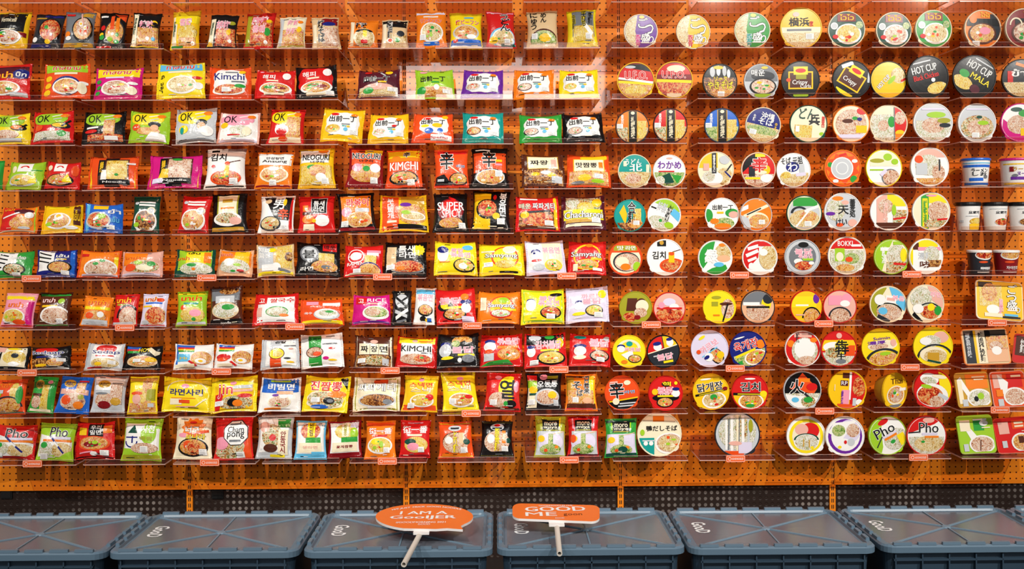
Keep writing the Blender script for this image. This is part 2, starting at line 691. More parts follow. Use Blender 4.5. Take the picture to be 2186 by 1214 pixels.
# ------------------------------------------------------------------ clear trays
TX = [(-8, 160), (176, 350), (368, 543), (558, 722), (745, 908), (932, 1096), (1121, 1282), (1308, 1466),
      (1492, 1652), (1676, 1838), (1864, 2028), (2052, 2222)]
NUM = ['', 'top stocked row', 'second row down', 'third row down', 'fourth row down', 'fifth row down',
       'fifth row up', 'fourth row up', 'third row up', 'second row up', 'lowest row']
TRAYS = {}
for c, (xa, xb) in enumerate(TX):
    x0, x1 = at_y(xa, 500, FRONT).x, at_y(xb, 500, FRONT).x
    hw = (x1 - x0) / 2
    m = MB()
    m.box(-hw, hw, FRONT + .003, -.004, -.004, 0)
    m.box(-hw - .0012, -hw, FRONT, -.004, -.004, .0006, 1)
    m.box(hw, hw + .0012, FRONT, -.004, -.004, .0006, 1)
    base = m.mesh('base_plate', PLATE, EDGE)
    m = MB()
    m.box(-hw, hw, FRONT, FRONT + .003, -.0015, .0170)
    m.box(-hw, hw, FRONT - .0004, FRONT + .0034, -.0042, -.0014, 1)
    m.box(-hw, hw, FRONT - .0002, FRONT + .0032, .0172, .0178, 1)
    lip = m.mesh('front_lip', ACRYL, EDGE)
    m = MB()
    t = .003
    m.add([(-t / 2, -.060, 0), (-t / 2, -.004, 0), (-t / 2, -.004, .030), (-t / 2, -.060, .003),
           (t / 2, -.060, 0), (t / 2, -.004, 0), (t / 2, -.004, .030), (t / 2, -.060, .003)],
          [(0, 1, 2, 3), (7, 6, 5, 4), (0, 4, 5, 1), (1, 5, 6, 2), (3, 2, 6, 7), (0, 3, 7, 4)])
    wing = m.mesh('side_wing', ACRYL)
    m = MB()
    m.box(-hw, hw, -.0045, -.0015, -.004, .060)
    for s in (-.6, .6):
        m.box(s * hw - .004, s * hw + .004, -.0020, .002, .045, .053)
    back = m.mesh('back_plate', ACRYL)
    for r in range(11):
        e = bpy.data.objects.new('shelf_tray', None)
        COL.objects.link(e)
        e.empty_display_size = .05
        e.location = ((x0 + x1) / 2, 0, ROWZ[r])
        obj('base_plate', base, e)
        obj('front_lip', lip, e)
        obj('side_wing', wing, e, (-hw + .0015, 0, 0))
        obj('side_wing', wing, e, (hw - .0015, 0, 0))
        obj('back_plate', back, e)
        TRAYS[(c, r)] = [e, xa, xb, None]

# ------------------------------------------------------------------ builders of the goods
USED = {}
BOWLS = []
PACKS = []


def describe(o, desc, row, cat, group):
    lab = desc + ', ' + NUM[row]
    n = len(lab.replace('-', ' ').split())
    USED[lab] = USED.get(lab, 0) + 1
    if USED[lab] > 1 or n > 16:
        print('LABEL', n, USED[lab], lab)
    tag(o, lab, cat, group)
    return o


def pack(row, x0, x1, yt, base, art, desc, rot=None, depth=None, seal=None, rx=None):
    """sealed pillow packet leaning back on the tray floor"""
    rnd = random.Random(desc + str(row))
    PACKS.append(1)
    yb = -0.143 - .021 * (len(PACKS) % 2) - rnd.uniform(0, .002)
    cxp = (x0 + x1) / 2
    z0 = ROWZ[row]
    lean = math.radians(rnd.uniform(12, 17))
    top = at_y(cxp, yt, yb)
    top = at_y(cxp, yt, yb + (top.z - z0) * math.tan(lean))
    X = at_y(cxp, ROWY[row] - 30, yb + .012)
    H = (top.z - z0) / math.cos(lean)
    W = (at_y(x1, 500, yb).x - at_y(x0, 500, yb).x) * .975
    hw, hh = W / 2, H / 2
    depth = depth or (.024 if W > .12 else .018)
    seal = seal or ('u' if W > H * 1.04 else 'v')
    N = 12
    ph = [rnd.uniform(0, 6.28) for _ in range(8)]
    taper, shear = rnd.uniform(.0, .05), rnd.uniform(-.05, .05)
    G = []
    for j in range(N + 1):
        rowp = []
        for i in range(N + 1):
            u, v = -1 + 2 * i / N, -1 + 2 * j / N
            s, t = (v, u) if seal == 'v' else (u, v)
            P = max(0.0, 1 - (abs(s) / .90) ** 2.4) ** .7
            Q = max(0.0, 1 - abs(t) ** 3.2) ** .62
            pin = 1 - (.095 if seal == 'v' else .10) * P
            bow = 1 - .03 * (1 - t * t) * (.6 + .4 * math.sin(ph[0]))
            es = s * bow + .012 * math.sin(4 * t + ph[1]) * abs(s)
            et = t * pin + .012 * math.sin(3 * s + ph[2]) * abs(t)
            x, z = (et * hw, hh + es * hh) if seal == 'v' else (es * hw, hh + et * hh)
            x = x * (1.02 - taper * (v + .4)) + shear * v * hw
            near = max(0.0, (abs(s) - .45) / .55)
            f = depth * P * Q
            f += .0030 * near * math.sin(9 * t + ph[3] + 2 * s) * Q
            f += .0032 * P * Q * math.sin(3.1 * u + ph[4]) * math.sin(2.7 * v + ph[5])
            f += .004 * abs(s) ** 6 * math.sin(2.2 * t + ph[6])
            rowp.append((x, -f, max(z, .0005)))
        G.append(rowp)
    m = MB()
    nn = N + 1
    vs = [p for r_ in G for p in r_]
    idx = lambda i, j: j * nn + i
    fs = [(idx(i, j), idx(i + 1, j), idx(i + 1, j + 1), idx(i, j + 1)) for j in range(N) for i in range(N)]
    bs = []
    for j in range(N + 1):
        for i in range(N + 1):
            x, y, z = G[j][i]
            e = i in (0, N) or j in (0, N)
            bs.append((x, y if e else max(y + .0012, -y * .55 + .0012), z))
    off = len(vs)
    vs += bs
    fs += [(off + idx(i, j), off + idx(i, j + 1), off + idx(i + 1, j + 1), off + idx(i + 1, j)) for j in range(N) for i in range(N)]
    ring = [idx(i, 0) for i in range(N)] + [idx(N, j) for j in range(N)] + [idx(i, N) for i in range(N, 0, -1)] + [idx(0, j) for j in range(N, 0, -1)]
    for q in range(len(ring)):
        a_, b_ = ring[q], ring[(q + 1) % len(ring)]
        fs.append((b_, a_, off + a_, off + b_))
    o = obj('noodle_packet', mesh('noodle_packet', vs, fs, [film(base)], None, True))

    def fmap(u, v, lift):
        gu, gv = (u + 1) / 2 * N, (v + 1) / 2 * N
        i, j = min(N - 1, max(0, int(gu))), min(N - 1, max(0, int(gv)))
        a_, b_ = gu - i, gv - j
        p, q, r_, s_ = G[j][i], G[j][i + 1], G[j + 1][i + 1], G[j + 1][i]
        x, y, z = [p[k] * (1 - a_) * (1 - b_) + q[k] * a_ * (1 - b_) + r_[k] * a_ * b_ + s_[k] * (1 - a_) * b_ for k in range(3)]
        return (x, y - lift, z)
    for e_ in (-1, 1):          # crimped end seals
        m = MB()
        n = 44
        lp = []
        for k, t in enumerate((.905, .95, .995)):
            l_ = []
            for i in range(n + 1):
                q = -.985 + 1.97 * i / n
                l_.append(fmap(q, e_ * t, .0006 + .0016 * (i % 2)) if seal == 'v' else fmap(e_ * t, q, .0006 + .0016 * (i % 2)))
            lp.append(l_)
        if (e_ < 0) != (seal == 'v'):
            lp = lp[::-1]
        m.loops(lp, closed=False)
        obj('end_seal', m.mesh('end_seal', film(base)), o)
    a = Art(fmap, lim=.93)
    for k in range(3):          # lines of small print
        art += f';q {rnd.uniform(-.6, .6):.2f} {rnd.choice((-.84, -.78, .84, -.7)):.2f} {rnd.uniform(.08, .22):.2f} .016 {rnd.choice("kwES")}'
    a.run(art, rnd)
    a.finish(o)
    if rot is None:
        rot = rnd.uniform(-2.2, 2.2)
    o.rotation_euler = (-lean, math.radians(-rot), math.radians(rnd.uniform(-5, 5)))
    R_ = o.rotation_euler.to_matrix()
    o.location = (X.x, yb, z0 + .0012 - min((R_ @ Vector(p)).z for p in vs))
    describe(o, desc, row, 'noodle packet', 'noodle packets on the wall')
    return o


def bowl(row, cx, r, rim, body, art, desc, rot=0, yaw=None, tab=None):
    """instant noodle bowl set on edge, printed lid to the room"""
    rnd = random.Random(desc + str(row))
    BOWLS.append(1)
    yb = -0.146 - .013 * (len(BOWLS) % 2) - rnd.uniform(0, .002)
    X = at_y(cx, ROWY[row] - r, yb)
    R = r * (X - EYE).length / FPX / 1.003
    n = 36
    ang = [2 * math.pi * i / n for i in range(n)]
    D = .062 + .2 * (R - .07)
    z0 = ROWZ[row]
    circ = lambda rr, y: [(rr * math.cos(a), y, R + rr * math.sin(a)) for a in ang]
    b = MB()
    b.loops([circ(R * .965, .004), circ(R * .95, .010), circ(R * .86, D * .5), circ(R * .74, D * .93), circ(R * .69, D), circ(R * .60, D - .004)], cap1=True)
    o = obj('noodle_bowl', b.mesh('noodle_bowl', film(body, 'plastic'), smooth=True))
    l = MB()
    l.loops([circ(R * .955, .009), circ(R, .007), circ(R, .0), circ(R * .985, -.0022), circ(R * .955, -.0022), circ(R * .94, -.0004)], mi=0)
    ring = [circ(R * .94 * k, -.0004 - .0022 * (1 - k * k)) for k in (1, .75, .5, .25, .02)]
    l.loops(ring, cap1=True, mi=1)
    ta = math.radians(tab if tab is not None else rnd.choice((-40, 222, 228, -48)))
    tp = lambda rr, a, y: (rr * math.cos(a), y, R + rr * math.sin(a))
    l.add([tp(R * .97, ta - .2, -.002), tp(R * 1.05, ta - .11, -.001), tp(R * 1.075, ta, 0), tp(R * 1.05, ta + .11, -.001), tp(R * .97, ta + .2, -.002),
           tp(R * .97, ta - .2, .0), tp(R * 1.05, ta - .11, .0005), tp(R * 1.075, ta, .001), tp(R * 1.05, ta + .11, .0005), tp(R * .97, ta + .2, .0)],
          [(4, 3, 2, 1, 0), (5, 6, 7, 8, 9), (0, 1, 6, 5), (1, 2, 7, 6), (2, 3, 8, 7), (3, 4, 9, 8)], 0)
    basec = art.split('!')[0] if '!' in art else rim
    art = art.split('!')[-1]
    lo = obj('lid', l.mesh('lid', film(rim, 'lid'), film(basec, 'lid'), smooth=False), o)
    Rl = R * .965

    def fmap(u, v, lift):
        k = min(1.0, math.hypot(u, v))
        return (u * Rl, -.0004 - .0022 * (1 - k * k) - lift * .7 - .0004, R + v * Rl)
    a = Art(fmap, True, rot, 8, .955)
    a.run(art, rnd, 'lid')
    a.finish(lo)
    st = MB()          # clear rest under the bowl
    h1, h2 = R - R * .80, R - R * .70
    st.add([(-.02, D * .70, 0), (.02, D * .70, 0), (.02, D * .97, 0), (-.02, D * .97, 0), (-.02, D * .70, h1 * .9), (.02, D * .70, h1 * .9), (.02, D * .97, h2 * .95), (-.02, D * .97, h2 * .95)],
           [(3, 2, 1, 0), (4, 5, 6, 7), (0, 1, 5, 4), (2, 3, 7, 6), (1, 2, 6, 5), (3, 0, 4, 7)])
    obj('display_rest', st.mesh('display_rest', ACRYL), o)
    o.rotation_euler = (0, 0, math.radians(rnd.uniform(-5, 5) if yaw is None else yaw))
    o.location = (X.x, yb, z0 + .0012)
    describe(o, desc, row, 'noodle bowl', 'noodle bowls on the wall')
    return o


def cup(row, x0, x1, yt, body, lidc, art, desc, taper=.78):
    rnd = random.Random(desc + str(row))
    yb = -.125
    c = at_y((x0 + x1) / 2, yt, yb)
    R = (at_y(x1, yt, yb).x - at_y(x0, yt, yb).x) / 2
    z0 = ROWZ[row]
    H = c.z - z0
    n = 36
    circ = lambda rr, z: [(rr * math.cos(2 * math.pi * i / n), rr * math.sin(2 * math.pi * i / n), z) for i in range(n)]
    rb, rt = R * taper, R * .96
    m = MB()
    m.loops([circ(rb * .92, .003), circ(rb * .98, 0), circ(rb, .003), circ(rt, H - .008)], cap0=True)
    o = obj('noodle_cup', m.mesh('noodle_cup', film(body, 'plastic'), smooth=True))
    l = MB()
    hl = .010 if lidc != 'k' else .016
    l.loops([circ(rt * .9, H - hl), circ(R, H - hl), circ(R * 1.01, H - hl * .5), circ(R, H - .002), circ(R * .93, H), circ(R * .88, H - .002)], cap0=True, cap1=True)
    obj('lid', l.mesh('lid', film(lidc, 'plastic')), o)

    def fmap(u, v, lift):
        k = (v + 1) / 2
        rr = rb + (rt - rb) * k + lift
        a_ = u * math.radians(82)
        return (rr * math.sin(a_), -rr * math.cos(a_), .003 + k * (H - .003 - hl))
    a = Art(fmap, lim=.99, cells=12)
    a.run(art, rnd, 'plastic')
    a.finish(o)
    o.location = (c.x, yb, z0 + .0012)
    o.rotation_euler = (0, 0, math.radians(rnd.uniform(-8, 8)))
    describe(o, desc, row, 'noodle cup', 'noodle cups on the wall')
    return o


def square(row, x0, x1, yt, rim, film_c, art, desc, rot=0, yaw=0):
    """square lidded noodle tray standing on edge, leaning back"""
    rnd = random.Random(desc + str(row))
    yb = -.150
    cxp = (x0 + x1) / 2
    z0 = ROWZ[row]
    top = at_y(cxp, yt, yb + .035)
    X = at_y(cxp, yt, yb + .02)
    H = (top.z - z0) / math.cos(math.radians(13))
    W = at_y(x1, 500, yb).x - at_y(x0, 500, yb).x
    hw, hh = W / 2, H / 2
    rr = min(hw, hh) * .22
    loop = lambda k, y: [(x, y, hh + z) for x, z in rrect(hw * k, hh * k, rr * k, 5)]
    m = MB()
    m.loops([loop(1, .003), loop(1, 0), loop(.985, -.0016), loop(.955, -.0016), loop(.94, -.0002)], cap1=True)
    m.loops([loop(.95, .003), loop(.90, .020), loop(.82, .038), loop(.78, .040)], cap1=True)
    o = obj('noodle_tray', m.mesh('noodle_tray', film(rim, 'plastic'), smooth=False))
    f = MB()
    f.loops([loop(.955, -.0018), loop(.94, -.0024)], cap1=True)
    lo = obj('lid_film', f.mesh('lid_film', film(film_c, 'lid')), o)
    fmap = lambda u, v, lift: (u * hw * .94, -.0026 - lift, hh + v * hh * .94)
    a = Art(fmap, lim=.95, cells=2, curved=False)
    a.run(art, rnd, 'lid')
    a.finish(lo)
    o.rotation_euler = (math.radians(-13), math.radians(-rot), math.radians(yaw))
    R_ = o.rotation_euler.to_matrix()
    o.location = (X.x, yb, z0 + .0012 - min((R_ @ Vector(p)).z for p in m.v))
    describe(o, desc, row, 'noodle tray', 'square noodle trays on the wall')
    return o


# ------------------------------------------------------------------ the goods, row by row from the top
def dem(rim='w', st='o', cloud='w'):    # cloud label with four black signs
    return (f'c 0 .02 .80 .72 {cloud};e -.42 .62 .2 .09 r;e .52 .58 .16 .1 o;T -.02 .33 .66 .2 k 出前一丁;'
            f'n -.44 -.3 .36 .27 {rim} {st};q .16 -.02 .2 .035 S;q .14 -.14 .14 .03 t;e .18 -.34 .1 .12 c;e .3 -.16 .09 .06 y;s .58 -.46')


def okk(c1, extra=''):                  # swoosh label with OK
    return f'e -.1 .48 .86 .44 {c1};T -.42 .5 .34 .25 k OK;/ .02 .62 .5 .74 .03 w;/ .1 .42 .5 .5 .03 s;e .62 .66 .2 .12 o;' + extra


def gts(c, c2):                         # lid with big rounded white signs
    return (f'{c}!q -.7 0 .55 1.1 E;f -.55 .1 .5 .8 c;p {c} -.05 -1 1 -1 1 1 -.2 1 -.35 0;T .12 .5 .3 .32 w ご k;T .5 .12 .26 .3 w つ k;'
            f'T .25 -.42 .26 .3 w 盛 k;T .62 -.5 .16 .24 w り k;V -.18 -.55 .16 .34 {c2} 豚骨 w;e .05 .85 .16 .1 y')


def thai(c, st):                        # green lid with red banner
    return f'{c}!n .1 -.25 .72 .58 w {st};q 0 .66 .5 .22 R;T 0 .68 .4 .17 y ไวไว;e -.68 .2 .2 .2 w;e -.68 .2 .15 .15 s;e -.62 -.4 .16 .12 r;f .7 .25 .2 .2 g'


def line3(c, st, kc='k'):               # lid with dark vertical stripe and noodles
    return f'{c}!F 0 -.55 1 .5 {st};F .55 -.2 .3 .55 y;q -.55 .45 .4 .4 {c};V -.62 .45 .09 .28 w 東京 ;q .02 0 .24 1 {kc};q -.25 0 .025 1 a;q .29 0 .025 1 a;e .02 .82 .12 .1 E;V .02 -.05 .13 .66 E 札幌塩味;s -.78 .02'


def bul(u, v, hw, hh, txt='불닭볶음면'):    # pink outlined title
    return f'T {u} {v} {hw} {hh} p {txt} w'


def ton(c):                             # ring-shaped lid
    return f'{c}!'


ROW = {}
ROW[1] = [
 (pack, -14, 63, 27, 'y', 'q -.1 .45 .9 .6 k;T -.2 .5 .5 .14 E Vermicelli;q -.2 -.02 .5 .02 E;q 0 -.3 1 .12 R;n -.1 -.42 .8 .36 w p;e -.5 -.26 .3 .1 g', 'black and yellow packet with white rice-noodle bowl'),
 (pack, 66, 133, 33, 'd', 'n .25 0 .78 .72 k r;f .3 .02 .62 .6 r;q -.5 .7 .4 .05 a;q .3 .88 .6 .1 B;e -.66 -.55 .18 .13 w;e .2 -.62 .2 .12 y;q -.3 -.86 .7 .1 B', 'dark packet with a big red curry dish, blue base'),
 (pack, 137, 205, 27, 'S', 'q .6 .85 .4 .2 a;n .3 -.02 .68 .68 k o;f .35 .1 .45 .5 p;e .2 .25 .13 .13 w;e .2 .25 .07 .07 y;e .5 .05 .11 .12 w;e .5 .05 .06 .06 y;/ .1 .9 .4 .2 .05 x;q -.6 .8 .3 .06 r;e -.66 -.3 .2 .14 o;e -.6 -.5 .2 .1 w;q 0 -.85 1 .12 a', 'grey packet with prawns and egg bowl, gold base'),
 (pack, 205, 270, 30, 'k', 'p O -.1 1 1 1 1 .45 .5 .7;n .25 -.15 .72 .7 d o;/ 0 .8 .1 0 .13 O;/ .4 .7 .5 -.1 .12 o;e -.6 .1 .18 .14 r;e -.65 -.25 .16 .1 y;e -.6 -.4 .18 .13 g;e 0 -.5 .2 .12 l;e .45 -.62 .2 .1 g;q -.4 -.9 .5 .06 r;q -.6 .75 .26 .06 w', 'black packet with red corner and long prawns'),
 (pack, 279, 343, 29, 'k', 'q -.78 0 .2 1 E;V -.78 .2 .1 .5 G 辛味炒麺;F .2 -.4 .75 .5 o;T .05 .28 .5 .22 p 辣味 w;e .6 .35 .25 .16 y;e .65 .3 .2 .1 k;e .2 -.5 .14 .1 w;e .6 -.52 .14 .1 c;q 0 -.93 .9 .05 Y', 'black packet with pink signs and orange noodles, yellow hem'),
 (pack, 363, 428, 26, 'y', 'q -.75 -.1 .18 .75 E;V -.75 0 .09 .4 G 鶏蛋麺;q .1 .62 .85 .36 Y;f .2 -.2 .7 .45 y;F .2 -.65 .6 .2 o;T .05 .36 .45 .2 p 香鶏 w;e .6 -.75 .14 .1 w;q -.5 -.9 .4 .06 g', 'yellow packet with pink signs and yellow noodles'),
 (pack, 442, 507, 34, 'k', 'q -.75 -.1 .2 .8 E;V -.75 .1 .09 .4 G 胡椒麺;F .25 -.4 .68 .5 r;T .05 .3 .5 .28 p 胡椒 w;e .65 .45 .26 .12 i;e .5 -.1 .16 .2 y;e .6 -.62 .13 .1 w;p y -1 -1 -.5 -1 -.75 -.5', 'black packet with pink signs and a red chilli'),
 (pack, 519, 586, 30, 'r', 'q -.75 0 .2 .85 i;F .2 -.2 .75 .7 r;T .05 .5 .55 .26 p 麻辣 w;T .05 0 .45 .22 p 香鍋 w;e .7 .45 .2 .1 y;e .65 -.15 .2 .22 g;e .55 -.7 .13 .1 w;q 0 -.93 1 .06 r', 'red packet with pink signs and green rim'),
 (pack, 592, 655, 39, 'E', 'q -.78 0 .16 .9 s;F .15 -.4 .8 .5 o;T .1 .58 .45 .2 p 海鮮 w;T .05 0 .42 .22 p 炒麺 w;e .6 .1 .2 .18 y;e .65 .6 .2 .1 o;q 0 -.92 .9 .06 i', 'cream packet with pink signs and egg noodles'),
 (pack, 665, 728, 39, 'e', 'q .35 .7 .6 .28 R;q -.8 -.2 .16 .7 E;e .3 .5 .5 .14 B;F .35 -.3 .6 .55 p;V -.3 .1 .26 .72 k 焼そば w;e .6 -.7 .13 .09 w', 'maroon-topped packet with black brush column and pink noodles'),
 (pack, 742, 808, 45, 'o', 'q -.8 0 .16 .85 E;e .1 -.35 .75 .6 E;f .15 -.4 .65 .55 c;q .15 -.05 .15 .28 Y;e .1 -.62 .25 .14 r;a .1 0 .62 .2 .4 k;T -.15 .5 .4 .28 k 辣味 w', 'orange packet with black title over pale noodles'),
 (pack, 812, 873, 44, 'e', 'q 0 .7 1 .3 k;q -.8 -.1 .18 .8 E;V -.35 .25 .2 .6 k 醤油麺 w;F .3 -.5 .65 .4 c;e -.3 -.48 .24 .15 w;e -.3 -.48 .16 .1 O;e .5 -.05 .3 .2 d;e .25 -.45 .2 .14 g', 'black-topped packet with half egg and brush column'),
 (pack, 887, 957, 26, 'o', 'q 0 .88 1 .1 v;n .05 -.25 .78 .52 w c;T 0 .38 .72 .13 r ワンタンメン w;q 0 .62 .5 .04 w;q 0 -.8 .5 .08 b;e .1 -.02 .12 .08 g;s -.55 -.5', 'orange packet with wonton soup bowl and red katakana'),
 (pack, 957, 1031, 29, 'Y', 'n 0 -.2 .85 .42 s o;T .1 .36 .75 .15 r 焼ビーフン w;q .2 .66 .3 .05 c;q 0 -.72 1 .16 b;e -.65 -.62 .16 .1 r;q 0 -.93 1 .07 w;e .35 -.42 .3 .12 w', 'yellow packet with blue band and fried rice noodles'),
 (pack, 1036, 1102, 27, 'r', 'e .1 -.5 .9 .5 c;n .15 -.5 .8 .44 w c;e -.55 -.65 .3 .2 y;V .3 .35 .38 .55 k うどん w;q 0 .92 1 .06 p;q .5 -.9 .5 .1 G;s .4 -.72', 'crimson packet with black brush column and udon bowl'),
 (pack, 1123, 1193, 26, 'e', 'e .1 -.55 .88 .5 n;f .1 -.6 .84 .46 g;e .2 -.5 .4 .2 y;V -.55 .42 .24 .5 k にゅう;V .1 .6 .2 .32 k めん;q 0 -.86 .8 .07 E;s -.5 -.42', 'tan packet with black brush columns and broth bowl'),
 (pack, 1209, 1277, 24, 'Y', 'q .1 .2 .75 .7 S;F .1 -.35 .7 .4 y;/ .2 .1 .7 -.4 .12 w;V .15 .45 .18 .45 k 平打ち Y;V .6 .5 .15 .4 k 辛麺;V -.55 .3 .12 .4 k 中華麺 Y;q 0 -.86 1 .1 Y;s .45 -.5', 'lemon packet with black brush columns over grey'),
 (bowl, 1368, 36, 'E', 'w', gts('P', 'm'), 'purple bowl lid with rounded white signs'),
 (bowl, 1480, 36, 'E', 'w', gts('y', 'r'), 'amber bowl lid with rounded white signs'),
 (bowl, 1606, 37, 'E', 'w', gts('g', 't'), 'green bowl lid with rounded white signs'),
 (bowl, 1710, 42, 'y', 'y', 'y!F 0 -.6 1 .55 c;q 0 -.1 1 .14 E;T -.1 .3 .5 .22 k 横浜;e -.25 .68 .16 .12 x;T .5 .2 .1 .14 r 家;q -.1 -.1 .6 .05 S;s .42 -.42', 'large golden bowl lid with two black signs'),
 (bowl, 1807, 37, 'E', 'e', thai('G', 'y'), 'green bowl lid, red banner, yellow egg noodles'),
 (bowl, 1908, 36, 'E', 'e', thai('G', 'p'), 'green bowl lid, red banner, pinkish noodles'),
 (bowl, 1993, 37, 'E', 'e', thai('g', 'c'), 'green bowl lid, red banner, pale fried noodles'),
 (bowl, 2098, 37, 'E', 'e', 'o!q .7 .1 .3 .7 d;q 0 .35 .9 .2 k;n -.05 -.25 .78 .58 n o;e -.55 .5 .2 .2 o;T .1 .76 .25 .13 y ไวไว;e .1 -.1 .3 .2 p;s -.4 -.78', 'orange bowl lid with red-brown noodle soup'),
 (bowl, 2186, 37, 'E', 'e', 'R!q .3 .3 .8 .2 k;n .1 -.25 .8 .6 n p;a -.45 .15 .35 .4 .2 E;T .25 .72 .3 .13 y ไวไว', 'dark red bowl lid with pale looped rim'),
]
MAMA = lambda c='r', o='Y': f'T 0 .5 .55 .16 {c} มาม่า {o}'
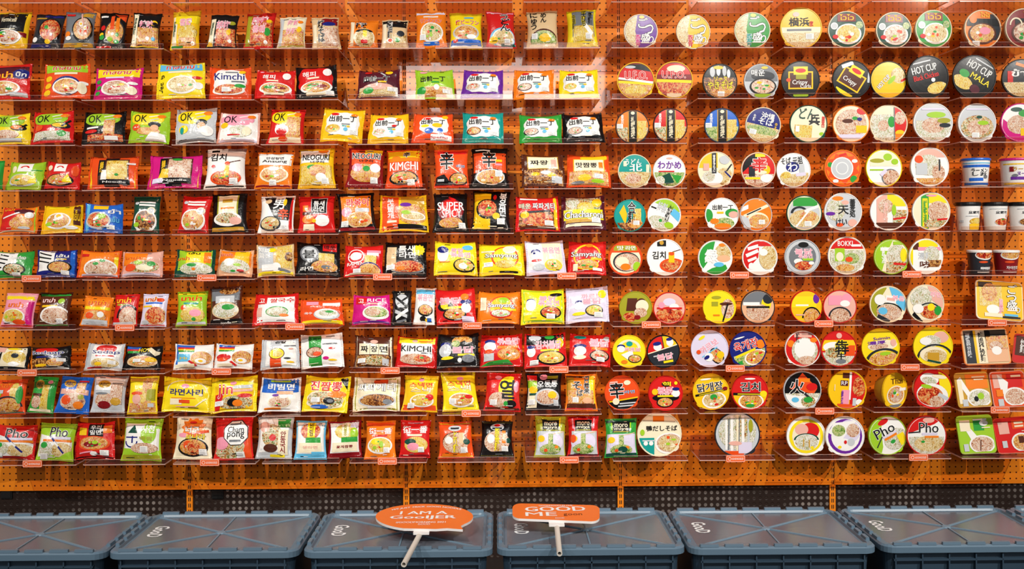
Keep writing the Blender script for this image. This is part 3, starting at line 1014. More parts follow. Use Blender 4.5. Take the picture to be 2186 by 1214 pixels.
ROW[2] = [
 (pack, -26, 68, 137, 'r', 'q 0 .5 1 .4 N;T -.3 .3 .55 .2 y มาม่า r;e .6 .35 .36 .28 B;T .6 .35 .22 .14 w บิ๊ก;n -.2 -.45 .8 .4 w o;e .1 -.5 .15 .1 g;q .5 -.8 .4 .1 s;q 0 .88 1 .1 r', 'red packet with round navy badge'),
 (pack, 93, 194, 138, 'O', 'q 0 .76 1 .3 l;T 0 .76 .6 .17 r ท่าสยาม w;q 0 .38 .5 .06 E;e -.74 .1 .15 .16 y;e -.74 -.3 .15 .16 y;e -.74 -.7 .15 .16 y;e .05 -.35 .6 .55 B;n .05 -.4 .58 .48 w o;e .75 -.2 .2 .1 w;e .7 -.5 .18 .3 E', 'orange packet with green header and yellow discs'),
 (pack, 200, 306, 146, 'm', 'q 0 .72 1 .34 Y;T -.05 .72 .6 .17 r ท่าสยาม w;q -.1 .34 .4 .05 v;n -.05 -.35 .62 .5 w p;e -.8 .1 .12 .12 g;e -.8 -.25 .12 .12 g;e -.82 -.6 .12 .12 g;e .65 -.05 .2 .1 w;e .6 -.5 .22 .26 E', 'magenta packet with yellow header'),
 (pack, 335, 440, 136, 'Y', 'q 0 .8 1 .26 c;T 0 .8 .6 .17 r ท่าสยาม w;q 0 .46 .5 .05 E;n .08 -.3 .62 .52 w c;V -.78 -.2 .1 .5 k ต้มยำ;e .7 .1 .2 .08 r;e .75 -.35 .2 .2 w', 'yellow packet with light blue header', 1.5),
 (pack, 446, 538, 144, 'O', 'c 0 .1 .78 .72 w;T -.02 .36 .72 .22 B Kimchi;q .1 .64 .3 .04 S;q .4 .02 .3 .05 S;n -.05 -.48 .78 .36 w r;e .5 -.25 .25 .12 g;s -.15 -.5;e .6 .65 .16 .1 y', 'orange-framed white packet with navy lettering'),
 (pack, 543, 630, 152, 'r', 'T -.3 .42 .34 .18 w 해피;q -.1 .14 .3 .05 E;n .05 -.42 .82 .42 w o;e -.2 -.35 .3 .12 g;e .3 -.4 .3 .1 R;e .6 .5 .2 .25 w;e -.7 .8 .12 .06 p;q 0 -.8 .5 .07 E', 'plain red packet with white title and noodle bowl'),
 (pack, 633, 722, 143, 'k', 'c -.02 .08 .84 .8 r;T -.3 .42 .34 .18 w 해피;q -.1 .16 .3 .05 E;n .02 -.42 .78 .4 w o;e -.1 -.3 .3 .1 g;e .3 -.4 .26 .1 R;e .58 .5 .2 .25 w;q 0 -.82 .5 .07 E;s .65 -.8', 'black-edged red packet with white title', 4),
 (pack, 763, 856, 152, 'N', 'q 0 -.62 1 .34 w;F -.1 -.62 .9 .32 c;e 0 -.3 .7 .22 x;e -.45 -.55 .25 .22 g;e .5 .75 .18 .14 y;/ .1 .75 .35 .5 .04 s;T -.08 .28 .62 .2 k 出前一丁 w;q .2 .02 .2 .06 y;s .65 -.5;e -.5 .78 .18 .08 r', 'maroon packet with beef slices and black signs'),
 (pack, 886, 971, 150, 'l', 'q 0 -.6 1 .36 E;F -.2 -.6 .8 .34 o;e -.7 -.5 .25 .3 g;T -.08 .32 .66 .2 k 出前一丁;q .05 .06 .2 .05 g;e -.55 .8 .2 .08 p;e .1 -.3 .14 .2 w;s .6 -.55', 'lime green packet with black signs'),
 (pack, 985, 1074, 151, 'P', dem('s', 'p'), 'purple packet with white cloud label'),
 (pack, 1096, 1183, 150, 'o', dem('n', 'p'), 'orange packet with white cloud label'),
 (pack, 1194, 1279, 150, 'Y', dem('w', 'y'), 'yellow packet with white cloud label'),
 (bowl, 1357, 40, 'y', 'E', 'R!q 0 .5 1 .4 k;/ -1 .5 1 .15 .3 r;F 0 -.5 1 .46 o;/ -1 -.05 1 -.2 .07 Y;/ -1 .15 1 -.12 .06 w;f 0 -.55 .6 .3 y;T .02 .3 .62 .22 r U.F.O. w;e -.3 .75 .3 .08 s', 'orange-rimmed bowl lid with slanting red letters', 0),
 (bowl, 1439, 40, 'y', 'E', 'R!q 0 .6 1 .3 r;e .1 .62 .5 .2 E;F 0 -.5 1 .46 r;/ -1 -.02 1 -.1 .08 Y;T -.02 .3 .64 .2 r U.F.O. w;q 0 -.85 .4 .12 E', 'bowl lid with red letters over red noodles'),
 (bowl, 1537, 37, 'k', 'k', 'k!e -.45 .55 .15 .3 s;e -.1 .62 .12 .3 w;e .25 .6 .12 .3 s;e .5 .45 .1 .25 w;e -.1 .8 .3 .1 y;F 0 -.4 1 .62 b;f .2 -.6 .7 .3 o;T .02 .12 .4 .16 Y ソース k;T 0 -.22 .75 .22 Y やきそば k;s .05 -.72', 'black bowl lid with yellow sauce-noodle signs'),
 (bowl, 1625, 36, 's', 's', 's!q 0 .5 1 .5 S;e .1 .3 .7 .3 d;T -.2 .5 .4 .2 w 매운 k;n .1 -.32 .8 .5 k p;e .2 .8 .2 .08 y;q .1 -.85 .5 .1 l', 'grey bowl lid with pink meat noodles'),
 (bowl, 1709, 39, 'k', 'k', 'k!q 0 -.02 .66 .48 y;q 0 -.02 .58 .4 n;e -.65 0 .12 .1 O;q 0 .5 .38 .22 Y;e 0 .5 .28 .12 r;q .02 .16 .28 .12 i;T -.05 -.16 .4 .16 w Crispy;T .25 -.34 .28 .1 w Curls;q 0 -.84 .4 .06 l', 'black bowl lid with yellow frame, set straight'),
 (bowl, 1818, 40, 'k', 'k', 'k!q 0 -.02 .66 .48 y;q 0 -.02 .58 .4 n;q 0 .5 .38 .22 Y;e 0 .5 .28 .12 r;T -.05 -.16 .4 .16 w Crispy;/ -.8 .3 -.4 .8 .1 w;/ .6 .8 .85 .3 .06 s;q 0 -.85 .5 .1 Y', 'black bowl lid with yellow frame, turned askew', -32),  # the white and silver slanting bars are painted glare on the lid
 (bowl, 1897, 39, 'k', 'k', 'y!e 0 0 .9 .9 y;f .55 -.25 .42 .45 c;e .1 -.12 .3 .12 l;/ .4 -.55 .8 -.7 .06 r;T -.28 .15 .45 .12 w HOT_CUP S', 'black-edged bowl lid with yellow centre', 48),
 (bowl, 1981, 42, 'k', 'k', 'k!T -.1 .42 .62 .17 w HOT_CUP;q -.2 .76 .5 .03 s;T -.1 .05 .62 .13 r Black_Chicken;f .3 -.62 .5 .28 y;e .2 -.2 .1 .1 w', 'black bowl lid with white and red lettering', 14),
 (bowl, 2080, 42, 'k', 'k', 'k!T 0 .45 .62 .18 w HOT_CUP;q .1 .78 .5 .03 s;T .3 .02 .5 .14 Y MALA;f -.35 -.5 .5 .3 y;e -.5 -.1 .25 .18 g;e .3 -.5 .25 .2 N', 'black bowl lid with yellow lettering on a slant', -32),
 (bowl, 2181, 37, 'k', 's', 'd!/ -.3 .8 .8 .4 .08 o;F 0 -.6 1 .4 c;T .05 .3 .6 .2 w ข้าว;q -.6 .1 .14 .3 r', 'dark bowl lid with one orange stripe'),
]
ROW[3] = [
 (pack, -16, 72, 243, 'Y', okk('l', 'e .45 0 .4 .2 k;e .4 .02 .32 .14 o;/ .5 -.1 .85 .25 .05 k;f -.2 -.45 .7 .3 p;q -.1 -.8 .7 .1 s'), 'yellow-green packet with pan picture'),
 (pack, 63, 160, 240, 'r', okk('l', 'e .45 0 .42 .2 k;e .4 .02 .33 .14 y;/ .5 -.05 .9 .35 .05 k;e -.6 -.1 .22 .2 O;F 0 -.62 .85 .26 w;e .5 -.5 .2 .2 g'), 'red packet with green swoosh and pan picture', 3),
 (pack, 178, 272, 240, 'k', okk('l', 'F .3 -.1 .26 .5 o;F .1 -.7 .8 .2 r;q -.5 -.06 .3 .06 w;e -.55 -.3 .3 .12 r;q .4 -.75 .3 .12 w'), 'black packet with hanging orange noodles'),
 (pack, 272, 362, 240, 'l', okk('Y', 'e -.62 -.1 .24 .2 O;q -.62 -.1 .14 .03 w;f 0 -.35 .6 .25 o;e .3 .1 .3 .2 d;e .32 -.12 .2 .2 h;p w -.2 -1 .9 -1 .8 -.5 .2 -.4'), 'green packet with dark-haired portrait'),
 (pack, 374, 466, 233, 's', okk('Y', 'e -.55 -.25 .24 .24 Y;e -.62 -.32 .1 .2 t;e .35 .1 .26 .2 k;e .35 -.1 .2 .22 h;e .6 -.4 .3 .3 w;q 0 -.9 .9 .06 S'), 'silver packet with dark-haired portrait'),
 (pack, 464, 555, 240, 'x', 'q 0 0 .95 .95 w;' + okk('p', 'e -.7 .1 .2 .18 y;f .1 -.3 .55 .4 w;e .4 -.3 .2 .3 E;q -.2 -.55 .3 .04 r;q 0 -.88 .9 .08 v'), 'white packet with pink swoosh'),
 (pack, 570, 652, 235, 'r', okk('Y', 'F .45 -.1 .4 .6 o;e -.2 -.25 .4 .3 w;e -.2 -.35 .3 .2 r;q 0 -.8 .85 .14 E;e -.1 -.75 .25 .12 O'), 'red packet with yellow swoosh and noodles'),
 (pack, 685, 775, 235, 'y', dem('e', 'y'), 'yellow packet with cloud label, taller of two', -3),
 (pack, 787, 874, 244, 'y', dem('w', 'p') + ';e .3 .1 .12 .08 r', 'yellow packet with cloud label and red dot', 1),
 (pack, 880, 969, 243, 'O', 'c .05 .15 .72 .6 w;e -.3 .6 .2 .09 r;e .6 .72 .16 .14 y;T 0 .36 .6 .18 k 出前一丁;e -.4 .05 .2 .1 Y;e .2 .1 .25 .16 y;e -.2 -.3 .22 .2 b;e .35 -.25 .14 .16 b;q .4 -.72 .5 .18 w;T .3 -.75 .4 .08 r Special', 'coral packet with cloud label and blue shapes'),
 (pack, 985, 1075, 241, 't', dem('n', 'o'), 'teal packet with cloud label'),
 (pack, 1108, 1200, 246, 'g', dem('k', 'p'), 'green packet with cloud label'),
 (pack, 1202, 1291, 244, 'k', dem('S', 'p'), 'black packet with cloud label'),
 (bowl, 1350, 36, 'd', 'E', line3('o', 'm'), 'orange bowl lid with dark vertical stripe'),
 (bowl, 1431, 37, 'k', 'E', line3('r', 'm'), 'red bowl lid with dark vertical stripe'),
 (bowl, 1541, 37, 'd', 'E', line3('b', 'g'), 'blue bowl lid with dark vertical stripe'),
 (bowl, 1629, 37, 'E', 'e', 'B!F 0 -.55 1 .5 c;f 0 -.3 .9 .25 g;T .15 .55 .4 .2 w 沖縄;T .1 .2 .45 .18 w そば;V -.6 .3 .08 .2 w 生麺;V .72 .1 .08 .2 y 中太;s -.5 -.5', 'navy bowl lid with white brush signs', -14),
 (bowl, 1726, 39, 'G', 'E', 'E!F -.15 -.5 .6 .42 y;q .6 -.45 .4 .4 E;e .75 -.5 .15 .1 l;T -.1 .55 .45 .3 G どん;T .3 .25 .3 .3 k 兵;V .78 .15 .08 .3 r 関西;q -.6 -.3 .1 .16 w;q 0 -.85 1 .1 E', 'white bowl lid with dark green brush, fried tofu', -4),
 (bowl, 1817, 38, 'o', 'o', 'E!f 0 0 .85 .8 p;e -.2 .15 .3 .12 n;e .2 .3 .16 .1 g;e .45 .25 .14 .1 B;q .55 -.3 .3 .2 y;q 0 -.7 .8 .12 v;e .6 .7 .3 .2 r', 'orange-rimmed bowl lid with pale mixed noodles'),
 (bowl, 1897, 38, 'E', 'E', 'E!F -.35 -.2 .7 .7 w;f -.3 -.1 .3 .3 p;e .15 .1 .2 .3 g;q .68 .2 .38 .8 r;f .6 .3 .3 .35 p;e .6 -.5 .25 .16 y;q .3 0 .025 1 S;q .7 -.8 .35 .25 o', 'bowl lid split pale and red'),
 (bowl, 1992, 39, 'w', 'w', 's!F 0 -.4 .9 .5 w;f 0 -.15 .6 .4 p;e .15 .4 .5 .16 l;e .55 .1 .35 .14 i;e .6 -.15 .3 .12 d;q 0 .7 .6 .04 v', 'silver bowl lid with green curved leaf'),
 (bowl, 2086, 38, 'w', 'w', 's!f 0 -.22 .88 .62 m;f .05 -.25 .6 .4 p;e .3 0 .3 .12 l;e .1 .3 .16 .08 G;q 0 .72 .6 .04 v;s -.1 -.65', 'silver bowl lid with orange mixed noodles'),
 (bowl, 2178, 37, 'm', 'm', 'w!p m -1 -1 .6 -1 -.9 .2;f -.1 -.1 .6 .5 p;e .2 .5 .3 .2 g;e -.2 .7 .3 .12 G;q .3 -.5 .3 .2 y', 'magenta-rimmed bowl lid with green leaves'),
]
ROW[4] = [
 (pack, -22, 9, 345, 'g', 'q 0 0 .5 .6 G', 'narrow plain green packet at the wall end'),
 (pack, 15, 95, 345, 'l', 'q .02 .55 .42 .34 w;a .02 .5 .26 .2 .4 r;e -.6 .4 .15 .25 E;n -.05 -.42 .8 .45 s y;p Y .3 -.6 .6 .1 .75 -.6;/ .4 .3 .95 .35 .03 g', 'lime packet with white badge and noodles'),
 (pack, 95, 172, 347, 'r', 'q -.1 .55 .36 .34 w;a -.1 .5 .22 .2 .4 r;e -.75 .5 .16 .2 E;n -.1 -.45 .82 .45 k o;p Y .1 -.6 .4 .05 .65 -.6;e .75 .3 .2 .4 O', 'red packet with white badge and noodles'),
 (pack, 188, 297, 334, 'O', 'p y -1 -1 -.8 -1 -.95 1 -1 1;p y 1 -1 .85 -1 .95 1 1 1;q .05 0 .62 .8 n;F .2 .12 .42 .6 y;q 0 .86 .28 .1 k;q -.42 .25 .14 .5 k;V -.42 .3 .08 .36 y 鍋焼 ;p w -.45 -.6 -.4 .1 -.2 .1 -.2 -.6;q .1 -.66 .6 .14 k;T .1 -.66 .45 .06 w Noodle;q 0 -.9 .3 .08 k;e .2 -.2 .08 .08 g;q .75 .5 .16 .05 w', 'vermilion packet with yellow edges and black label'),
 (pack, 316, 432, 332, 'm', 'p y -1 -1 -.86 -1 -.95 1 -1 1;p y 1 -1 .86 -1 .95 1 1 1;q .05 0 .62 .8 n;F .2 .15 .42 .6 p;q 0 .88 .26 .08 k;q -.42 .3 .14 .5 k;V -.42 .3 .08 .36 y 鍋焼 ;p y -.6 -.5 -.45 .1 -.2 .1 -.2 -.5;q .05 -.6 .6 .14 k;T .05 -.6 .45 .06 w Noodle;q 0 -.86 .3 .1 k;q -.6 -.6 .2 .14 v;e .1 .7 .2 .08 g', 'magenta packet with yellow edges and black label'),
 (pack, 438, 528, 320, 'w', 'q -.55 .9 .2 .1 k;T -.38 .52 .42 .2 k 김치;n .05 -.5 .78 .36 O r;q .1 -.1 .12 .3 y;e .12 .2 .14 .1 O;/ .2 .25 .8 .35 .02 n;q 0 -.93 .9 .06 k;s .45 -.66;e -.6 .05 .1 .08 r', 'white packet with red soup and lifted noodles'),
 (pack, 544, 627, 326, 'o', 'q 0 .62 1 .4 w;T 0 .62 .5 .08 k 안성탕면;T 0 .42 .7 .1 k Ansung;n .02 -.3 .82 .42 E o;e 0 .02 .3 .12 w;q 0 -.92 1 .08 R;s 0 -.72', 'amber packet with white top and glass bowl'),
 (pack, 634, 717, 319, 'y', 'q -.1 .58 .85 .34 w;T 0 .52 .78 .16 k NEOGURI;T .1 .26 .4 .07 k 너구리;F 0 -.38 .9 .48 y;e -.2 0 .3 .12 g;f .1 -.2 .5 .3 o;e .3 -.5 .3 .2 w;s .5 -.66;e .4 .85 .3 .08 o', 'yellow packet with white panel, capital lettering'),
 (pack, 739, 822, 319, 'R', 'q 0 .5 .85 .42 O;q .4 .8 .5 .14 y;T 0 .56 .8 .16 k NEOGURI w;T 0 .3 .4 .07 k 너구리;f 0 -.3 .85 .45 o;e -.5 -.05 .3 .2 p;e .55 -.05 .3 .22 w;e .05 -.1 .2 .14 g;s .5 -.66', 'dark red packet with capital lettering'),
 (pack, 822, 905, 322, 'O', 'q 0 .75 1 .3 y;q 0 .4 1 .1 o;T .15 .66 .2 .16 k 辛 w;e -.45 .5 .25 .12 o;T 0 .04 .82 .22 w KIMCHI O;n 0 -.55 .82 .34 k o;s .4 -.78', 'orange packet with white capitals over noodle pot'),
 (pack, 925, 1004, 321, 'O', 'q .1 .85 .9 .12 r;T -.25 .38 .42 .48 k 辛 w;T .6 .05 .25 .07 c 라면;/ -.1 .1 .6 -.35 .03 E;p k -1 -1 .2 -1 -.4 -.35 -1 -.5;n .45 -.6 .55 .32 k o;q 0 -.94 1 .05 r;q -.6 -.65 .2 .06 s', 'red-orange packet with one big black sign'),
 (pack, 1002, 1088, 318, 'k', 'q 0 .22 1 .5 O;T -.05 .4 .4 .42 k 辛 w;q .5 .3 .2 .06 y;q .5 .1 .2 .05 p;q -.4 .88 .4 .03 w;n .02 -.5 .88 .4 k p;e .02 -.5 .8 .36 w;f .02 -.5 .74 .33 o;s .5 -.35', 'black packet with orange band and big black sign'),
 (pack, 1113, 1209, 330, 'n', 'q 0 .45 .74 .42 a;q 0 .45 .7 .38 E;T -.18 .45 .42 .16 k 짜왕;q .5 .42 .13 .24 x;F 0 -.46 .9 .46 b;e .1 -.2 .25 .12 w;e .35 -.35 .2 .14 y;e -.4 -.3 .2 .12 y;q .6 -.6 .25 .2 s', 'brown packet with cream label plate'),
 (pack, 1206, 1303, 330, 'O', 'e .3 .8 .7 .2 y;q .02 .3 .74 .4 y;q .02 .3 .7 .36 E;T -.1 .3 .5 .17 k 맛짬뽕;q .58 .3 .1 .2 o;F 0 -.5 .9 .42 o;e -.2 -.5 .3 .2 y;e .4 -.7 .3 .12 l;e -.5 -.8 .3 .1 S;s .45 -.4', 'red and orange packet with cream label plate'),
 (bowl, 1355, 38, 'E', 'E', 't!F 0 -.55 1 .5 c;T -.1 .55 .5 .2 w うどん;T .05 .2 .4 .22 w 北;q .8 .15 .1 .25 E;q -.6 .45 .1 .16 E;f -.1 -.45 .5 .3 p', 'sea-green bowl lid with white brush signs'),
 (bowl, 1429, 37, 'w', 'w', 'w!F 0 -.5 .95 .42 g;p G -.7 -.4 0 -.1 .3 -.7 -.2 -.85;p g .1 -.2 .8 -.3 .5 -.8;f -.6 -.6 .3 .3 w;T 0 .38 .75 .24 P わかめ;e 0 .8 .2 .06 x;q -.2 -.02 .5 .04 r', 'white bowl lid with purple kana and green seaweed'),
 (bowl, 1528, 38, 'E', 'E', 'E!q -.5 .6 .6 .5 y;f .5 -.4 .45 .5 c;e -.2 -.5 .6 .4 w;f -.4 -.4 .35 .3 w;q -.1 .4 .13 .62 d;V -.1 .35 .07 .5 w 喜多方 ;e .5 .55 .3 .25 s;/ .6 -.1 .9 .3 .04 d;/ .5 -.1 .85 -.45 .04 B;q -.55 .15 .16 .2 x', 'pale bowl lid with dark strip on yellow'),
 (bowl, 1619, 38, 'E', 'r', 'r!p k -1 -.2 -1 .5 -.2 1 .2 .9;F 0 -.6 1 .35 p;T .05 .3 .45 .45 r 辛 w;e .5 0 .2 .25 y;e .1 -.15 .4 .12 E;q -.4 -.1 .18 .3 d;/ -.8 -.5 .4 -.5 .06 Y;e .5 -.5 .4 .25 w;q .1 .85 .3 .1 Y', 'red and black bowl lid with big red sign'),
 (bowl, 1694, 37, 'w', 's', 'w!T -.4 .6 .3 .2 d そば;T .3 .55 .3 .24 d 元祖;e -.05 .2 .4 .3 B;T -.05 .2 .3 .26 w わ;F 0 -.6 .85 .36 c;f -.5 -.25 .3 .2 y;q .5 0 .16 .3 s;q .4 -.3 .3 .1 v', 'white bowl lid with navy blot', 6),
 (bowl, 1799, 38, 'o', 'O', 'O!e 0 0 .92 .92 o;*  0 0 .96 .9 O;e -.7 .2 .14 .14 g;e .6 -.6 .2 .2 g;e -.4 -.7 .16 .1 w;e .65 .4 .16 .1 w;/ -.2 .7 .2 .8 .06 r;e -.05 0 .62 .62 w;e -.05 0 .56 .56 s;e -.05 0 .35 .35 w;e -.05 0 .3 .3 s', 'orange bowl turned with its pale base outward'),
 (bowl, 1887, 38, 'Y', 'y', 'w!q 0 .5 .8 .4 E;e .2 .6 .25 .2 l;e -.4 .4 .4 .12 i;q -.4 -.1 .4 .04 l;e .35 -.5 .5 .46 S;f .4 -.52 .48 .42 p;e .6 .35 .2 .16 l;/ -.2 -.4 .1 -.1 .1 v', 'yellow-rimmed bowl lid with grey pot'),
 (bowl, 1985, 39, 'w', 'w', 'w!q 0 .75 1 .25 x;f -.1 .1 .7 .55 w;f .45 -.3 .35 .4 p;e -.6 .4 .22 .2 O;F 0 -.75 .8 .16 o;q -.45 -.1 .3 .3 s;q .5 .1 .04 .3 d', 'blush-topped bowl lid with pale noodles'),
 (cup, 2053, 2112, 339, 'w', 'b', 'q 0 .55 1 .1 b;q 0 .78 1 .04 c;T 0 .2 .45 .16 d ラーメン;T 0 -.08 .4 .14 d しお;q -.2 -.5 .4 .12 b;e .35 -.3 .14 .14 S;q 0 -.85 1 .08 b', 'white and blue cup with blue rim'),
 (cup, 2136, 2200, 339, 'w', 'm', 'q 0 .7 1 .05 y;T 0 .3 .5 .17 a ラーメン;T .1 -.05 .4 .15 P ヌードル;q 0 -.42 .6 .12 P;q -.55 .3 .1 .2 R;e -.4 -.2 .14 .12 S;q 0 -.85 1 .06 y', 'white and purple cup with magenta rim', .86),
]
